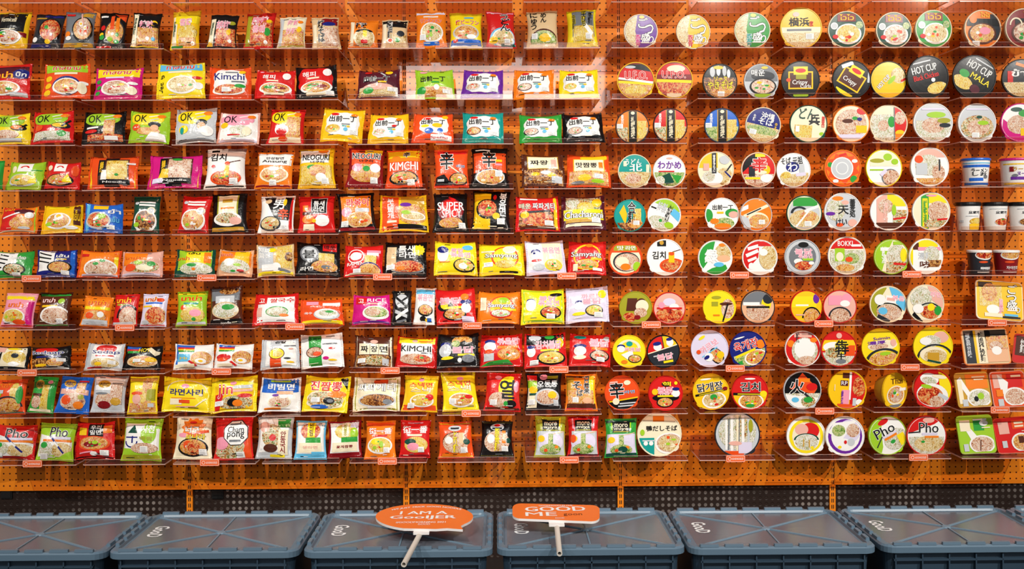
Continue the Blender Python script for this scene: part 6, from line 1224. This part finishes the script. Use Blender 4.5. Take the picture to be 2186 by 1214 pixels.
ROW[10] = [
 (pack, -20, 78, 907, 'r', 'p w -1 .5 1 -.1 1 -1 -1 -1;f .4 -.5 .6 .4 c;' + PHO + ';q 0 -.92 1 .07 r;p r .5 -1 1 -1 1 -.5', 'red and white packet with chopsticks and script title', -3),
 (pack, 75, 160, 905, 'l', 'p w -1 .4 1 0 1 -.6 -1 -.8;f .4 -.45 .6 .4 c;' + PHO + ';p l 0 -1 1 -1 1 -.4 .6 -.6', 'lime and white packet with chopsticks and script title', -4),
 (pack, 157, 248, 900, 'r', 'q .1 .6 .4 .38 k;T .1 .74 .28 .13 w 우리;T .1 .46 .3 .13 w 밀면;q -.6 .5 .22 .2 y;q .7 .6 .2 .2 o;n 0 -.15 .82 .42 O o;e -.1 -.2 .4 .16 R;e .1 -.1 .16 .1 l;/ -.7 -.7 0 -.6 .04 p;e .05 -.72 .18 .12 w;q 0 -.94 1 .06 k;s .55 -.66', 'red packet with black label and thick noodles'),
 (pack, 258, 347, 893, 'l', 'p w -1 .6 1 .5 1 -.5 -1 -.4;q -.1 .2 .8 .55 w;p G -.75 .3 -.4 .7 -.2 .3;q -.5 .1 .34 .03 B;a -.5 -.08 .36 -.3 .2 B;q -.45 0 .04 .16 B;e .4 .3 .4 .5 l;T .35 .5 .35 .2 w 사천;T .3 .05 .34 .1 i 백짬;f .2 -.4 .7 .25 p;q 0 -.85 1 .14 i;s .2 -.45', 'green and white packet with dark hut sign'),
 (pack, 368, 455, 888, 'E', '*  .05 .45 .72 .5 o;T .0 .36 .4 .16 w 너구 k;T .2 .04 .55 .13 Y 보나라 k;/ -.3 .1 .9 .3 .06 O;e -.5 .1 .3 .1 p;n .05 -.45 .82 .42 k o;e -.2 -.35 .25 .2 O;e .2 -.4 .2 .16 k;f .1 -.5 .4 .3 r;e 0 .7 .2 .06 r;s .6 -.66', 'cream packet with orange starburst'),
 (pack, 455, 545, 893, 'r', 'f -.2 -.4 .85 .55 m;p O .4 -1 1 -1 1 .6;e -.6 -.2 .4 .3 p;o .18 .28 .66 .6 k;o .18 .28 .62 .56 w;T .18 .44 .44 .14 k Cham;T .18 .14 .46 .16 k pong;q .15 .7 .3 .04 S;q .15 -.1 .3 .05 S;s .4 -.76', 'red packet with white octagon badge'),
 (pack, 545, 629, 890, 's', 'q -.1 .1 .8 .8 w;p g .1 .95 .85 .95 .85 .5 .2 .5;q .4 .42 .4 .05 w;f -.15 .1 .6 .55 m;e -.6 .5 .3 .25 x;e -.1 .0 .2 .16 r;q .5 -.2 .28 .6 E;V .5 -.2 .16 .52 R 안동국시;e -.2 -.5 .4 .2 n;q .2 -.86 .4 .06 Y', 'white packet with green corner and maroon column', -2),
 (pack, 624, 698, 899, 'c', 'q 0 .1 .9 .8 w;e 0 .5 .7 .5 s;f 0 .45 .66 .42 r;q .05 .55 .26 .42 Y;V .05 .55 .12 .36 n 비빔 ;q .2 -.02 .5 .14 g;q 0 -.4 .76 .25 E;T 0 -.38 .5 .08 x 생라면;q .5 -.7 .4 .1 c', 'light blue packet with green belt'),
 (pack, 700, 777, 899, 'R', 'q 0 .1 .86 .8 w;e .05 .5 .7 .45 s;f .05 .45 .66 .4 y;q .05 .55 .22 .4 E;V .05 .55 .1 .34 i 짬뽕 ;e .6 .3 .25 .3 l;q .3 -.02 .5 .14 g;q 0 -.4 .76 .25 E;T 0 -.38 .5 .08 R 꽃게짬뽕;q .6 .75 .25 .12 v', 'dark red edged packet with green belt'),
 (pack, 777, 847, 899, 'o', 'q 0 .85 1 .14 O;T 0 .45 .8 .17 w 街一番 r;q 0 .2 .5 .05 r;n 0 -.3 .85 .44 w y;e -.3 -.1 .3 .16 Y;e .1 -.25 .14 .18 l;s .45 -.55', 'orange packet with three white signs', 1),
 (pack, 852, 920, 897, 'r', 'T 0 .5 .85 .2 w 街一番;q 0 .2 .5 .05 E;f .1 -.3 .8 .42 y;e -.3 -.15 .4 .16 G;e -.1 -.4 .4 .2 p;q 0 -.9 1 .08 R;q 0 .85 .5 .03 p;s .45 -.56', 'red packet with three white signs'),
 (pack, 935, 1012, 901, 'O', 'q 0 .93 1 .06 Y;q 0 -.93 1 .06 Y;e 0 .65 .4 .16 s;q 0 .65 .26 .05 d;e 0 -.1 .8 .55 n;f 0 -.15 .78 .55 p;q .4 .1 .16 .3 e;e -.4 0 .25 .2 w;V 0 -.1 .16 .6 Y とり麺 n;e .7 -.1 .2 .16 G;q 0 -.8 .8 .08 o;s .5 -.55', 'orange packet with yellow hems and vertical title'),
 (pack, 1024, 1097, 900, 'k', 'q 0 .95 1 .05 Y;q 0 -.95 1 .05 Y;e 0 .65 .45 .2 s;e 0 .75 .2 .08 r;q 0 .58 .32 .05 d;f 0 -.15 .82 .6 p;q .45 .1 .12 .35 o;e -.4 0 .25 .25 w;V 0 -.05 .17 .62 Y 豚骨麺 n;e .75 -.1 .16 .14 G;q 0 -.8 .9 .1 k;s .5 -.55', 'black packet with yellow hems and vertical title'),
 (pack, 1140, 1210, 889, 'i', 'q -.5 .7 .05 .3 Y;q .6 .7 .05 .3 Y;q 0 -.35 .95 .62 s;' + MIYA + ';q 0 -.93 1 .05 i', 'olive-topped packet with framed black label'),
 (pack, 1210, 1280, 889, 'r', 'q -.7 .7 .05 .3 p;q .7 .7 .05 .3 p;q .1 -.35 .9 .62 s;' + MIYA + ';e -.7 -.1 .2 .2 O;q 0 -.93 1 .07 N', 'red-topped packet with framed black label'),
 (pack, 1291, 1363, 894, 'g', 'q -.6 .7 .05 .3 l;q .6 .7 .05 .3 l;q 0 .9 1 .1 G;q 0 -.3 .95 .5 v;' + MIYA + ';e .1 -.6 .3 .16 G;q 0 -.9 1 .13 G', 'green packet with framed black label beside big lid'),
 (bowl, 1408, 47, 'E', 'E', 'E!q -.05 .72 .26 .13 o;T .1 .28 .72 .13 k 鴨だしそば;q -.7 -.55 .45 .4 t;q -.3 -.28 .5 .03 s;n .45 -.42 .68 .5 w p;f .45 -.4 .5 .36 c;e -.65 -.4 .1 .1 w;e -.4 -.4 .1 .1 w;e -.8 .1 .1 .14 l', 'large cream bowl lid with tea-green edge'),
 (bowl, 1574, 46.5, 'd', 'S', 's!f 0 .1 .85 .8 w;f .3 .3 .4 .4 i;q -.5 0 .05 .7 w;q -.25 0 .06 .85 w;q 0 0 .05 .9 E;q .25 0 .06 .85 w;q .5 0 .05 .7 s;/ .05 -.8 .1 .8 .02 S;/ -.4 -.7 -.38 .7 .03 S;e .6 .4 .1 .3 i;q -.2 -.85 .5 .1 O;q .35 -.6 .3 .26 v;e -.1 -.4 .3 .1 x'.replace(' i;f', ' m;f').replace('.4 .4 i', '.4 .4 m'), 'large film-wrapped grey bowl with white streaks'),
 (bowl, 1721, 42, 'w', 'w', 'w!e 0 0 .9 .9 Y;e 0 0 .74 .74 E;e .2 .28 .48 .42 r;e -.25 .35 .35 .3 x;e 0 -.3 .66 .44 w;f 0 -.32 .6 .4 w;a 0 -.2 .66 .35 .14 G;q -.15 -.35 .03 .2 a;q .15 -.4 .03 .2 a;e .3 -.6 .1 .08 Y', 'white-rimmed lid with yellow ring'),
 (bowl, 1804, 42, 'w', 'w', 'w!e 0 0 .9 .9 P;e .02 0 .76 .76 w;e .2 .25 .6 .6 v;p w -.9 .2 -.6 .7 .6 .8 -.2 -.2;f -.35 .3 .35 .3 g;f .4 .3 .35 .35 p;e -.1 -.4 .4 .3 w;e 0 -.3 .08 .1 r;e -.3 -.55 .1 .08 Y;e .3 -.3 .2 .2 s', 'white-rimmed lid with purple ring'),
 (bowl, 1895, 39, 'l', 'l', 'w!p l -1 -1 -1 1 .2 1 -.2 .4 -.5 -.4;e .1 .75 .3 .14 r;f .3 -.35 .65 .55 w;e .1 -.4 .14 .1 g;/ -.8 -.3 -.3 .1 .03 d;T -.05 .32 .55 .26 k Pho w;q .1 .02 .4 .06 v;q .1 -.12 .36 .06 o;q .6 -.5 .2 .3 Y', 'lime and white bowl lid with tilted script', 28),
 (bowl, 1978, 39, 'r', 'w', 'w!p r -1 .1 -1 1 1 1 .4 .6;F 0 -.55 .9 .5 w;e .1 .8 .3 .14 x;f .1 -.4 .75 .4 c;T .1 .42 .5 .26 k Pho w;q .15 .1 .4 .06 v;q .25 -.05 .36 .05 o;/ -1 .15 -.4 .2 .03 d;e -.2 -.3 .1 .06 g', 'red and white bowl lid with script'),
 (square, 2046, 2129, 888, 'l', 'l', 'q .2 .5 .3 .3 g;p w -.8 .7 -.5 .6 .1 -.2 -.2 -.6;q -.6 .5 .3 .3 E;e .25 -.55 .75 .5 w;f .25 -.55 .65 .42 p;/ .1 -.9 .2 -.3 .03 n;q .3 .8 .4 .04 w;e .5 .6 .25 .16 w;q .6 .35 .25 .03 E;q -.7 -.7 .14 .2 s', 'lime square tray with white noodle bowl', 3),
 (square, 2121, 2204, 893, 'O', 'r', 'q -.5 .45 .3 .35 x;q .4 .6 .4 .25 O;q .4 .7 .26 .06 E;q .4 .5 .26 .05 E;e .4 -.45 .6 .55 w;f .4 -.45 .5 .46 o;q .4 -.3 .16 .2 n;q -.6 -.5 .14 .2 s;q .7 .2 .2 .02 E', 'red square tray with white noodle bowl', 5),
]

for r in range(1, 11):
    L = [list(it) for it in ROW[r]]
    for a, b in zip(L, L[1:]):          # neighbours touch, they do not run into each other
        if a[0] is b[0] and a[0] is not bowl and a[2] > b[1] - 1:
            mid = (a[2] + b[1]) / 2
            a[2], b[1] = mid - 1, mid + 1
        elif a[0] is bowl and b[0] is bowl and a[2] + b[2] > b[1] - a[1] - 3:
            k = (b[1] - a[1] - 3) / (a[2] + b[2])
            a[2], b[2] = a[2] * k, b[2] * k
    for it in L:
        it[0](r, *it[1:])

# ------------------------------------------------------------------ tray labels name what stands on them
for (c, r), T in TRAYS.items():
    e, xa, xb, _ = T
    first = None
    if r:
        for it in ROW[r]:
            x = it[1] if it[0] is bowl else (it[1] + it[2]) / 2
            if xa - 9 <= x <= xb + 9:
                first = it[-1] if isinstance(it[-1], str) else [q for q in it if isinstance(q, str)][-1]
                break
    if first:
        lab = 'clear acrylic shelf tray holding ' + first.split(' with ')[0].split(', ')[0]
        t = lab.split()
        lab = ' '.join(t[:12]) + ', ' + NUM[r]
        if USED.get(lab):
            t2 = ('clear shelf tray holding ' + first).split()
            lab = ' '.join(t2[:13]).rstrip(',') + ', ' + NUM[r]
            if USED.get(lab):
                print('TRAY DUP', lab)
        USED[lab] = 1
        tag(e, lab, 'shelf tray', 'clear shelf trays with noodles')
    elif r:
        tag(e, 'clear acrylic shelf tray with nothing centred on it, ' + NUM[r], 'shelf tray', 'bare trays between the packs')
        print('BARE', c, r)
    else:
        tag(e, 'empty clear acrylic shelf tray above the top stocked row', 'shelf tray', 'empty trays above the goods')

# ------------------------------------------------------------------ orange shelf tags clipped to the tray fronts
tm = MB()
tm.loops([[(x, -.0040, z) for x, z in rrect(.0385, .0135, .004)], [(x, -.0012, z) for x, z in rrect(.0385, .0135, .004)]][::-1], cap0=True, cap1=True)
tm.box(-.03, .03, -.0012, .0, -.002, .004)
TAG = tm.mesh('shelf_tag', plain('tag_orange', 'f0642a', .4))
bm_ = MB()
outer, inner = rrect(.0365, .0118, .003), rrect(.0352, .0105, .002)
bm_.loops([[(x, -.0044, z) for x, z in outer], [(x, -.0044, z) for x, z in inner]])
BORD = bm_.mesh('tag_border', plain('tag_white', 'fbe6da', .5))
lm_ = MB()
co, ci = ell(-.024, 0, .0068, .0068, 16), ell(-.024, 0, .0050, .0050, 16)
lm_.loops([[(x, -.0046, z) for x, z in co], [(x, -.0046, z) for x, z in ci]])
vs, fs = text_fit('GOODNOODLES', .018)
lm_.add([(.008 + x * .0225, -.0046, z * .0042) for x, z in vs], fs)
LET = lm_.mesh('tag_lettering', plain('tag_white', 'fbe6da', .5))
TAGS = {6: (68, 442, 817, 1210, 1578, 1946), 7: (267, 630, 1008, 1390, 1758, 2128), 8: (59, 473, 833, 1193, 1569, 1942),
        9: (1006, 1760, 2134), 10: (70, 448, 827, 1215, 1570, 1960)}
for r, xs in TAGS.items():
    for x in xs:
        p = at_y(x, ROWY[r], FRONT)
        o = obj('shelf_tag', TAG, None, (p.x, FRONT - .0006, ROWZ[r] + .004))
        obj('tag_border', BORD, o)
        obj('lettering', LET, o)
        near = min(ROW[r], key=lambda it: abs((it[1] if it[0] is bowl else (it[1] + it[2]) / 2) - x))
        d = [q for q in near if isinstance(q, str)][-1]
        lab = 'small orange tag below ' + ' '.join(d.split(', ')[0].split()[:8]) + ', ' + NUM[r]
        if USED.get(lab):
            print('TAG DUP', lab)
        USED[lab] = 1
        tag(o, lab, 'shelf tag', 'orange shelf tags')

# ------------------------------------------------------------------ crates on the floor
ZC = 0.34
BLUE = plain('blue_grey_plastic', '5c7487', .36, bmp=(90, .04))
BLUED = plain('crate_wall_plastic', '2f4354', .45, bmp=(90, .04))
RIBM = plain('lid_rib_plastic', '6f899c', .35)
PRINT = plain('white_print', 'eef0f2', .5)
YF, YBK = at_z(1093, 1172, ZC).y, at_z(1093, 1090, ZC).y
CD = YBK - YF
EDGES = [(-78, 325), (331, 694), (699, 1059), (1064, 1424), (1431, 1789), (1796, 2140), (2147, 2500)]
FRONTS = [(-160, 250), (256, 654), (661, 1054), (1062, 1452), (1462, 1861), (1869, 2262), (2270, 2660)]
CL = ['blue-grey lidded crate at the end beside the orange upright', 'blue-grey lidded crate between two bare-lidded crates of the row',
      'blue-grey lidded crate under the speech bubble placard', 'blue-grey lidded crate under the rounded oblong placard',
      'blue-grey lidded crate with a yellow-ringed packet showing inside', 'blue-grey lidded crate next beyond the one showing a yellow packet',
      'blue-grey lidded crate at the far end of the row, mostly hidden']
CW = 0.615
hw, hd = CW / 2, CD / 2
yo = lambda k: k


def rl(a, b, r, z, n=5):
    return [(x, y, z) for x, y in rrect(a, b, r, n)]


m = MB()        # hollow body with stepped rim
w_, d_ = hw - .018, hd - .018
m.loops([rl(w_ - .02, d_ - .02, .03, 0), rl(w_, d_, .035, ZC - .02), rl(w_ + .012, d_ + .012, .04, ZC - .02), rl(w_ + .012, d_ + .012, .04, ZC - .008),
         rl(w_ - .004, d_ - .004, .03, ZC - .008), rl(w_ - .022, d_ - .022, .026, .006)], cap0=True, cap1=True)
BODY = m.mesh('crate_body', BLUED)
m = MB()        # lid frame
m.loops([rl(hw - .004, hd - .004, .04, ZC - .026), rl(hw, hd, .042, ZC - .024), rl(hw, hd, .042, ZC - .006), rl(hw - .006, hd - .006, .04, ZC),
         rl(hw - .022, hd - .022, .03, ZC), rl(hw - .026, hd - .026, .028, ZC - .007), rl(hw - .034, hd - .034, .026, ZC - .007),
         rl(hw - .034, hd - .034, .026, ZC - .012), rl(hw - .010, hd - .010, .036, ZC - .012), rl(hw - .004, hd - .004, .04, ZC - .026)])
FRAME = m.mesh('lid_frame', BLUE)
m = MB()
m.loops([rl(hw - .032, hd - .032, .027, ZC - .0085), rl(hw - .034, hd - .034, .027, ZC - .0070)], cap0=True, cap1=True)
PANEL = m.mesh('lid_panel', LIDP)
tabm = MB()
tabm.loops([rl(.031, .0075, .003, 0, 2), rl(.030, .0060, .003, .009, 2)], cap0=True, cap1=True)
TABM = tabm.mesh('rim_tab', BLUE)
tabs = MB()
tabs.loops([rl(.0075, .024, .003, 0, 2), rl(.0060, .023, .003, .009, 2)], cap0=True, cap1=True)
TABS = tabs.mesh('rim_tab', BLUE)


def bar(x0, y0, x1, y1, hwid, z0, z1):
    m = MB()
    dx, dy = x1 - x0, y1 - y0
    l_ = math.hypot(dx, dy)
    nx, ny = -dy / l_ * hwid, dx / l_ * hwid
    q = [(x0 + nx, y0 + ny), (x0 - nx, y0 - ny), (x1 - nx, y1 - ny), (x1 + nx, y1 + ny)]
    m.loops([[(x, y, z0) for x, y in q], [(x, y, z1) for x, y in q]], cap0=True, cap1=True)
    return m


ix, iy = hw - .036, hd - .036
RIBS = [bar(-ix, -iy, -.012, -.010, .0035, ZC - .007, ZC - .0035).mesh('lid_rib', RIBM), bar(ix, -iy, .012, -.010, .0035, ZC - .007, ZC - .0035).mesh('lid_rib', RIBM),
        bar(-ix, iy, -.012, .010, .0035, ZC - .007, ZC - .0035).mesh('lid_rib', RIBM), bar(ix, iy, .012, .010, .0035, ZC - .007, ZC - .0035).mesh('lid_rib', RIBM),
        bar(0, -iy, 0, -.012, .0025, ZC - .007, ZC - .004).mesh('lid_rib', RIBM), bar(0, iy, 0, .012, .0025, ZC - .007, ZC - .004).mesh('lid_rib', RIBM)]
hub = MB()
hub.loops([[(x, y, ZC - .007) for x, y in ell(0, 0, .017, .017, 14)], [(x, y, ZC - .003) for x, y in ell(0, 0, .014, .014, 14)]], cap0=True, cap1=True)
HUB = hub.mesh('lid_hub', RIBM)
vm = MB()
vm.box(-.0022, .0022, -d_ - .011, -d_ + .012, .04, ZC - .028)
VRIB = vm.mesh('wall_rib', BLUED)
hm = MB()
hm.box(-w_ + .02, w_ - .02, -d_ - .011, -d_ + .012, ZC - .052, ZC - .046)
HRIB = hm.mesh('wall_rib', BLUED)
vs, fs = text_fit('GooD', .02)
lg = MB()       # the word runs along the short side, top outward
lg.add([(-hw + .085 + y * .024, .02 - x * .062, ZC - .0062) for x, y in vs], [f[::-1] for f in fs])
GOOD = lg.mesh('lettering', PRINT)
CR = []
for i in range(7):
    f0, f1 = at_z(FRONTS[i][0], 1172, ZC), at_z(FRONTS[i][1], 1172, ZC)
    b0, b1 = at_z(EDGES[i][0], 1090, ZC), at_z(EDGES[i][1], 1090, ZC)
    xf, xb = (f0.x + f1.x) / 2, (b0.x + b1.x) / 2
    cx_ = (xf + xb) / 2
    CR.append([cx_, math.atan2(xb - xf, CD) * -1])
x_ = CR[3][0]
for i in range(7):      # equal crates in a row, hand-set
    e = bpy.data.objects.new('storage_crate', None)
    COL.objects.link(e)
    cx_ = x_ + (i - 3) * (CW + .012) + (.004, -.003, 0, .002, .0, .004, 0)[i]
    e.location = (cx_, (YF + YBK) / 2 + (.0, .004, .0, .006, .0, .004, .002)[i], 0)
    e.rotation_euler = (0, 0, math.radians((-.2, .15, 0, .1, -.15, .1, 0)[i]))
    b = obj('crate_body', BODY, e)
    for k in range(7):
        obj('wall_rib', VRIB, b, ((k - 3) * .088, 0, 0))
    obj('wall_rib', HRIB, b)
    l = obj('lid', FRAME, e)
    obj('lid_panel', PANEL, l)
    for rm in RIBS:
        obj('lid_rib', rm, l)
    obj('lid_hub', HUB, l)
    obj('lettering', GOOD, l)
    for k in range(7):
        for s in (-1, 1):
            obj('rim_tab', TABM, l, ((k - 3) * .0805, s * (hd - .011), ZC - .0005))
    for k in range(5):
        for s in (-1, 1):
            obj('rim_tab', TABS, l, (s * (hw - .011), (k - 2) * .068, ZC - .0005))
    tag(e, CL[i], 'crate', 'blue-grey crates along the wall')
    CR[i] = e

# packets lying inside the crates, dimly seen through the lids
src = {}
rnd = random.Random(5)
INS = [('orange', 'o'), ('pink', 'p'), ('red', 'O'), ('peach', 'h'), ('rose', 'x')]
for i in range(7):
    for k in range(3):
        if i == 4 and k == 2:
            continue            # the yellow ring bowl lies here
        nm, c = INS[(i * 2 + k) % 5]
        if c not in src:
            mm = MB()
            n = 8
            for sgn in (1, -1):
                g = [[((-1 + 2 * a / n) * .09 * (1 - .05 * (1 - (b * 2 / n - 1) ** 2)), (-1 + 2 * b / n) * .065,
                       sgn * .018 * max(0, 1 - abs(-1 + 2 * a / n) ** 3) ** .6 * max(0, 1 - abs(-1 + 2 * b / n) ** 3) ** .6) for a in range(n + 1)] for b in range(n + 1)]
                mm.loops(g, closed=False)
            src[c] = mm.mesh('noodle_packet', film(c))
        o = obj('noodle_packet', src[c], None, (CR[i].location.x - .18 + .18 * k, CR[i].location.y + rnd.uniform(-.08, .04), ZC - .045))
        o.rotation_euler = (0, 0, rnd.uniform(-.12, .12))
        o.scale = (.93, 1, 1)
        o.location.z = ZC - .05
        tag(o, nm + ' packet lying in the ' + ('end crate by the upright', 'crate between bare-lidded crates', 'crate under the speech bubble placard', 'crate under the oblong placard', 'crate with the yellow ring bowl', 'crate beyond the yellow ring bowl', 'far end crate')[i] + ', dim under its lid', 'noodle packet', 'packets stored in the crates')
yw = MB()
rg = lambda r_, z: [(r_ * math.cos(a * math.pi / 12), r_ * .8 * math.sin(a * math.pi / 12), z) for a in range(24)]
yw.loops([rg(.075, 0), rg(.08, .012), rg(.05, .018), rg(.045, .004)], cap0=True, cap1=True)
yo_ = at_z(1728, 1150, ZC - .03)
yo_o = obj('noodle_bowl', yw.mesh('noodle_bowl', film('Y', 'plastic')), None, (yo_.x, yo_.y + .04, ZC - .032))
tag(yo_o, 'yellow ring-shaped bowl lying inside a crate, under its smoky lid', 'noodle bowl')

# ------------------------------------------------------------------ two placards lying on the lids
SIGN = plain('sign_orange', 'ee7426', .45)
CORE = plain('foam_core_edge', 'e9e4e2', .6)
TUBE = plain('white_card_tube', 'd9d2c8', .6, bmp=(200, .05))
ZS = ZC + .048


def placard(name, outline, grip, tip, texts, label):
    """outline: pixels of the board edge, laid level just above the lid; grip, tip: pixels of the stick's ends"""
    P = [at_z(x, y, ZS) for x, y in outline]
    c = sum((p for p in P), Vector()) / len(P)
    base = Vector((c.x, c.y, ZC))
    e = bpy.data.objects.new(name, None)
    COL.objects.link(e)
    e.location = base
    pts = [(p.x - c.x, p.y - c.y) for p in P]
    if sum(pts[i][0] * pts[(i + 1) % len(pts)][1] - pts[(i + 1) % len(pts)][0] * pts[i][1] for i in range(len(pts))) < 0:
        pts = pts[::-1]
    zt = ZS - ZC
    m = MB()
    m.loops([[(x, y, zt - .008) for x, y in pts], [(x, y, zt) for x, y in pts]], cap0=True, mi=0)
    m.add([(x, y, zt) for x, y in pts], [tuple(range(len(pts)))], 1)
    obj('board', m.mesh('board', CORE, SIGN), e)
    for (px, py, hwp, hhp, s, mat, bend) in texts:
        o_ = at_z(px, py, ZS)
        W = at_z(px + hwp, py, ZS).x - o_.x
        Hh = abs(at_z(px, py - hhp, ZS).y - at_z(px, py + hhp, ZS).y) / 2
        vs, fs = text_fit(s, 0)
        q = MB()
        for k_, dx in enumerate((-.014, -.007, 0, .007, .014) if hhp > 3 else (-.003, .003)):
            q.add([(o_.x - c.x + (x + dx) * W, o_.y - c.y + y * Hh - bend * x * x, zt + .0006 + k_ * 3e-5) for x, y in vs], fs)
        obj('lettering', q.mesh('lettering', mat), e)
    g, t = at_z(grip[0], grip[1], ZC + .030), at_z(tip[0], tip[1], ZC + .020)
    g, t = Vector((g.x - c.x, g.y - c.y, .030)), Vector((t.x - c.x, t.y - c.y, .0195))
    d = (t - g).normalized()
    g = g - d * .12
    side = d.cross(Vector((0, 0, 1))).normalized()
    up = side.cross(d)
    ring = lambda p, r_: [tuple(p + side * (r_ * math.cos(a * math.pi / 9)) + up * (r_ * math.sin(a * math.pi / 9))) for a in range(18)]
    m = MB()
    m.loops([ring(g, .0088), ring(t, .0088), ring(t, .0058), ring(t - d * .05, .0055)], cap0=True)
    m.loops([ring(t - d * .02, .0057), ring(t - d * .021, .001)], cap1=True, mi=1)
    obj('stick', m.mesh('stick', TUBE, DARK, smooth=False), e)
    m = MB()
    gp = at_z(grip[0], grip[1] - 6, ZS)
    m.box(gp.x - c.x - .026, gp.x - c.x + .026, gp.y - c.y - .02, gp.y - c.y + .05, zt - .016, zt - .0082)
    obj('clip_plate', m.mesh('clip_plate', CORE), e)
    tag(e, label, 'placard')
    return e


o1 = [(906 + 104 * math.cos(a), 1102 - (27 if math.sin(a) > 0 else 29) * math.sin(a)) for a in [i * math.pi / 20 for i in range(-8, 33)]]
o1 = [p for p in o1 if not (p[0] > 945 and p[1] > 1116)]
bub = []
for a in range(0, 41):
    t_ = math.radians(-35 + a * 280 / 40)
    bub.append((906 + 104 * math.cos(t_), 1102 - (27 if math.sin(t_) > 0 else 28) * math.sin(t_)))
bub += [(930, 1128.5), (955, 1127), (988, 1129.5), (984, 1122)]
WP = PRINT
placard('speech_bubble_placard', bub, (900, 1133), (862, 1204),
        [(905, 1094.2, 50, 3.3, 'I_AM_A', WP, 0), (903, 1104.4, 70, 4.2, 'GooIJER', WP, 0), (912, 1081.5, 74, 1.8, 'WE_JUST_TRICK_GOOD_NOODLE', WP, .04),
         (898, 1114.5, 53, 1.8, '#GOODMORNING_2021', WP, 0), (905, 1118.5, 13, 1.6, 'GOOD', WP, 0)],
        'orange speech bubble placard with white lettering and stick, on a crate')
rr = []
for cx_, cy_, a0 in ((1262, 1087, 0), (1112, 1085, 90), (1112, 1097, 180), (1262, 1103, 270)):
    for i in range(7):
        a = math.radians(a0 + 15 * i)
        rr.append((cx_ + 18 * math.cos(a), cy_ - 9.5 * math.sin(a) - (1.5 if a0 == 90 else 0)))
YP = plain('yellow_print', 'f2d24a', .5)
DP = plain('dark_print', '6a2c0c', .5)
placard('oblong_placard', rr, (1188, 1116), (1194.5, 1181),
        [(1185, 1086, 64, 4.6, 'GOOD', WP, 0), (1155, 1097, 33, 4.0, 'ME', WP, 0), (1223, 1098.5, 20, 2.6, 'goon', DP, 0),
         (1186, 1079, 36, 1.2, 'GOODNOODLES_LIVE', WP, 0), (1195, 1105.5, 10, 1.2, 'GOOD', WP, 0)],
        'orange oblong placard with rounded ends and white stick, on a crate')
bpy.data.scenes.remove(BENCH)
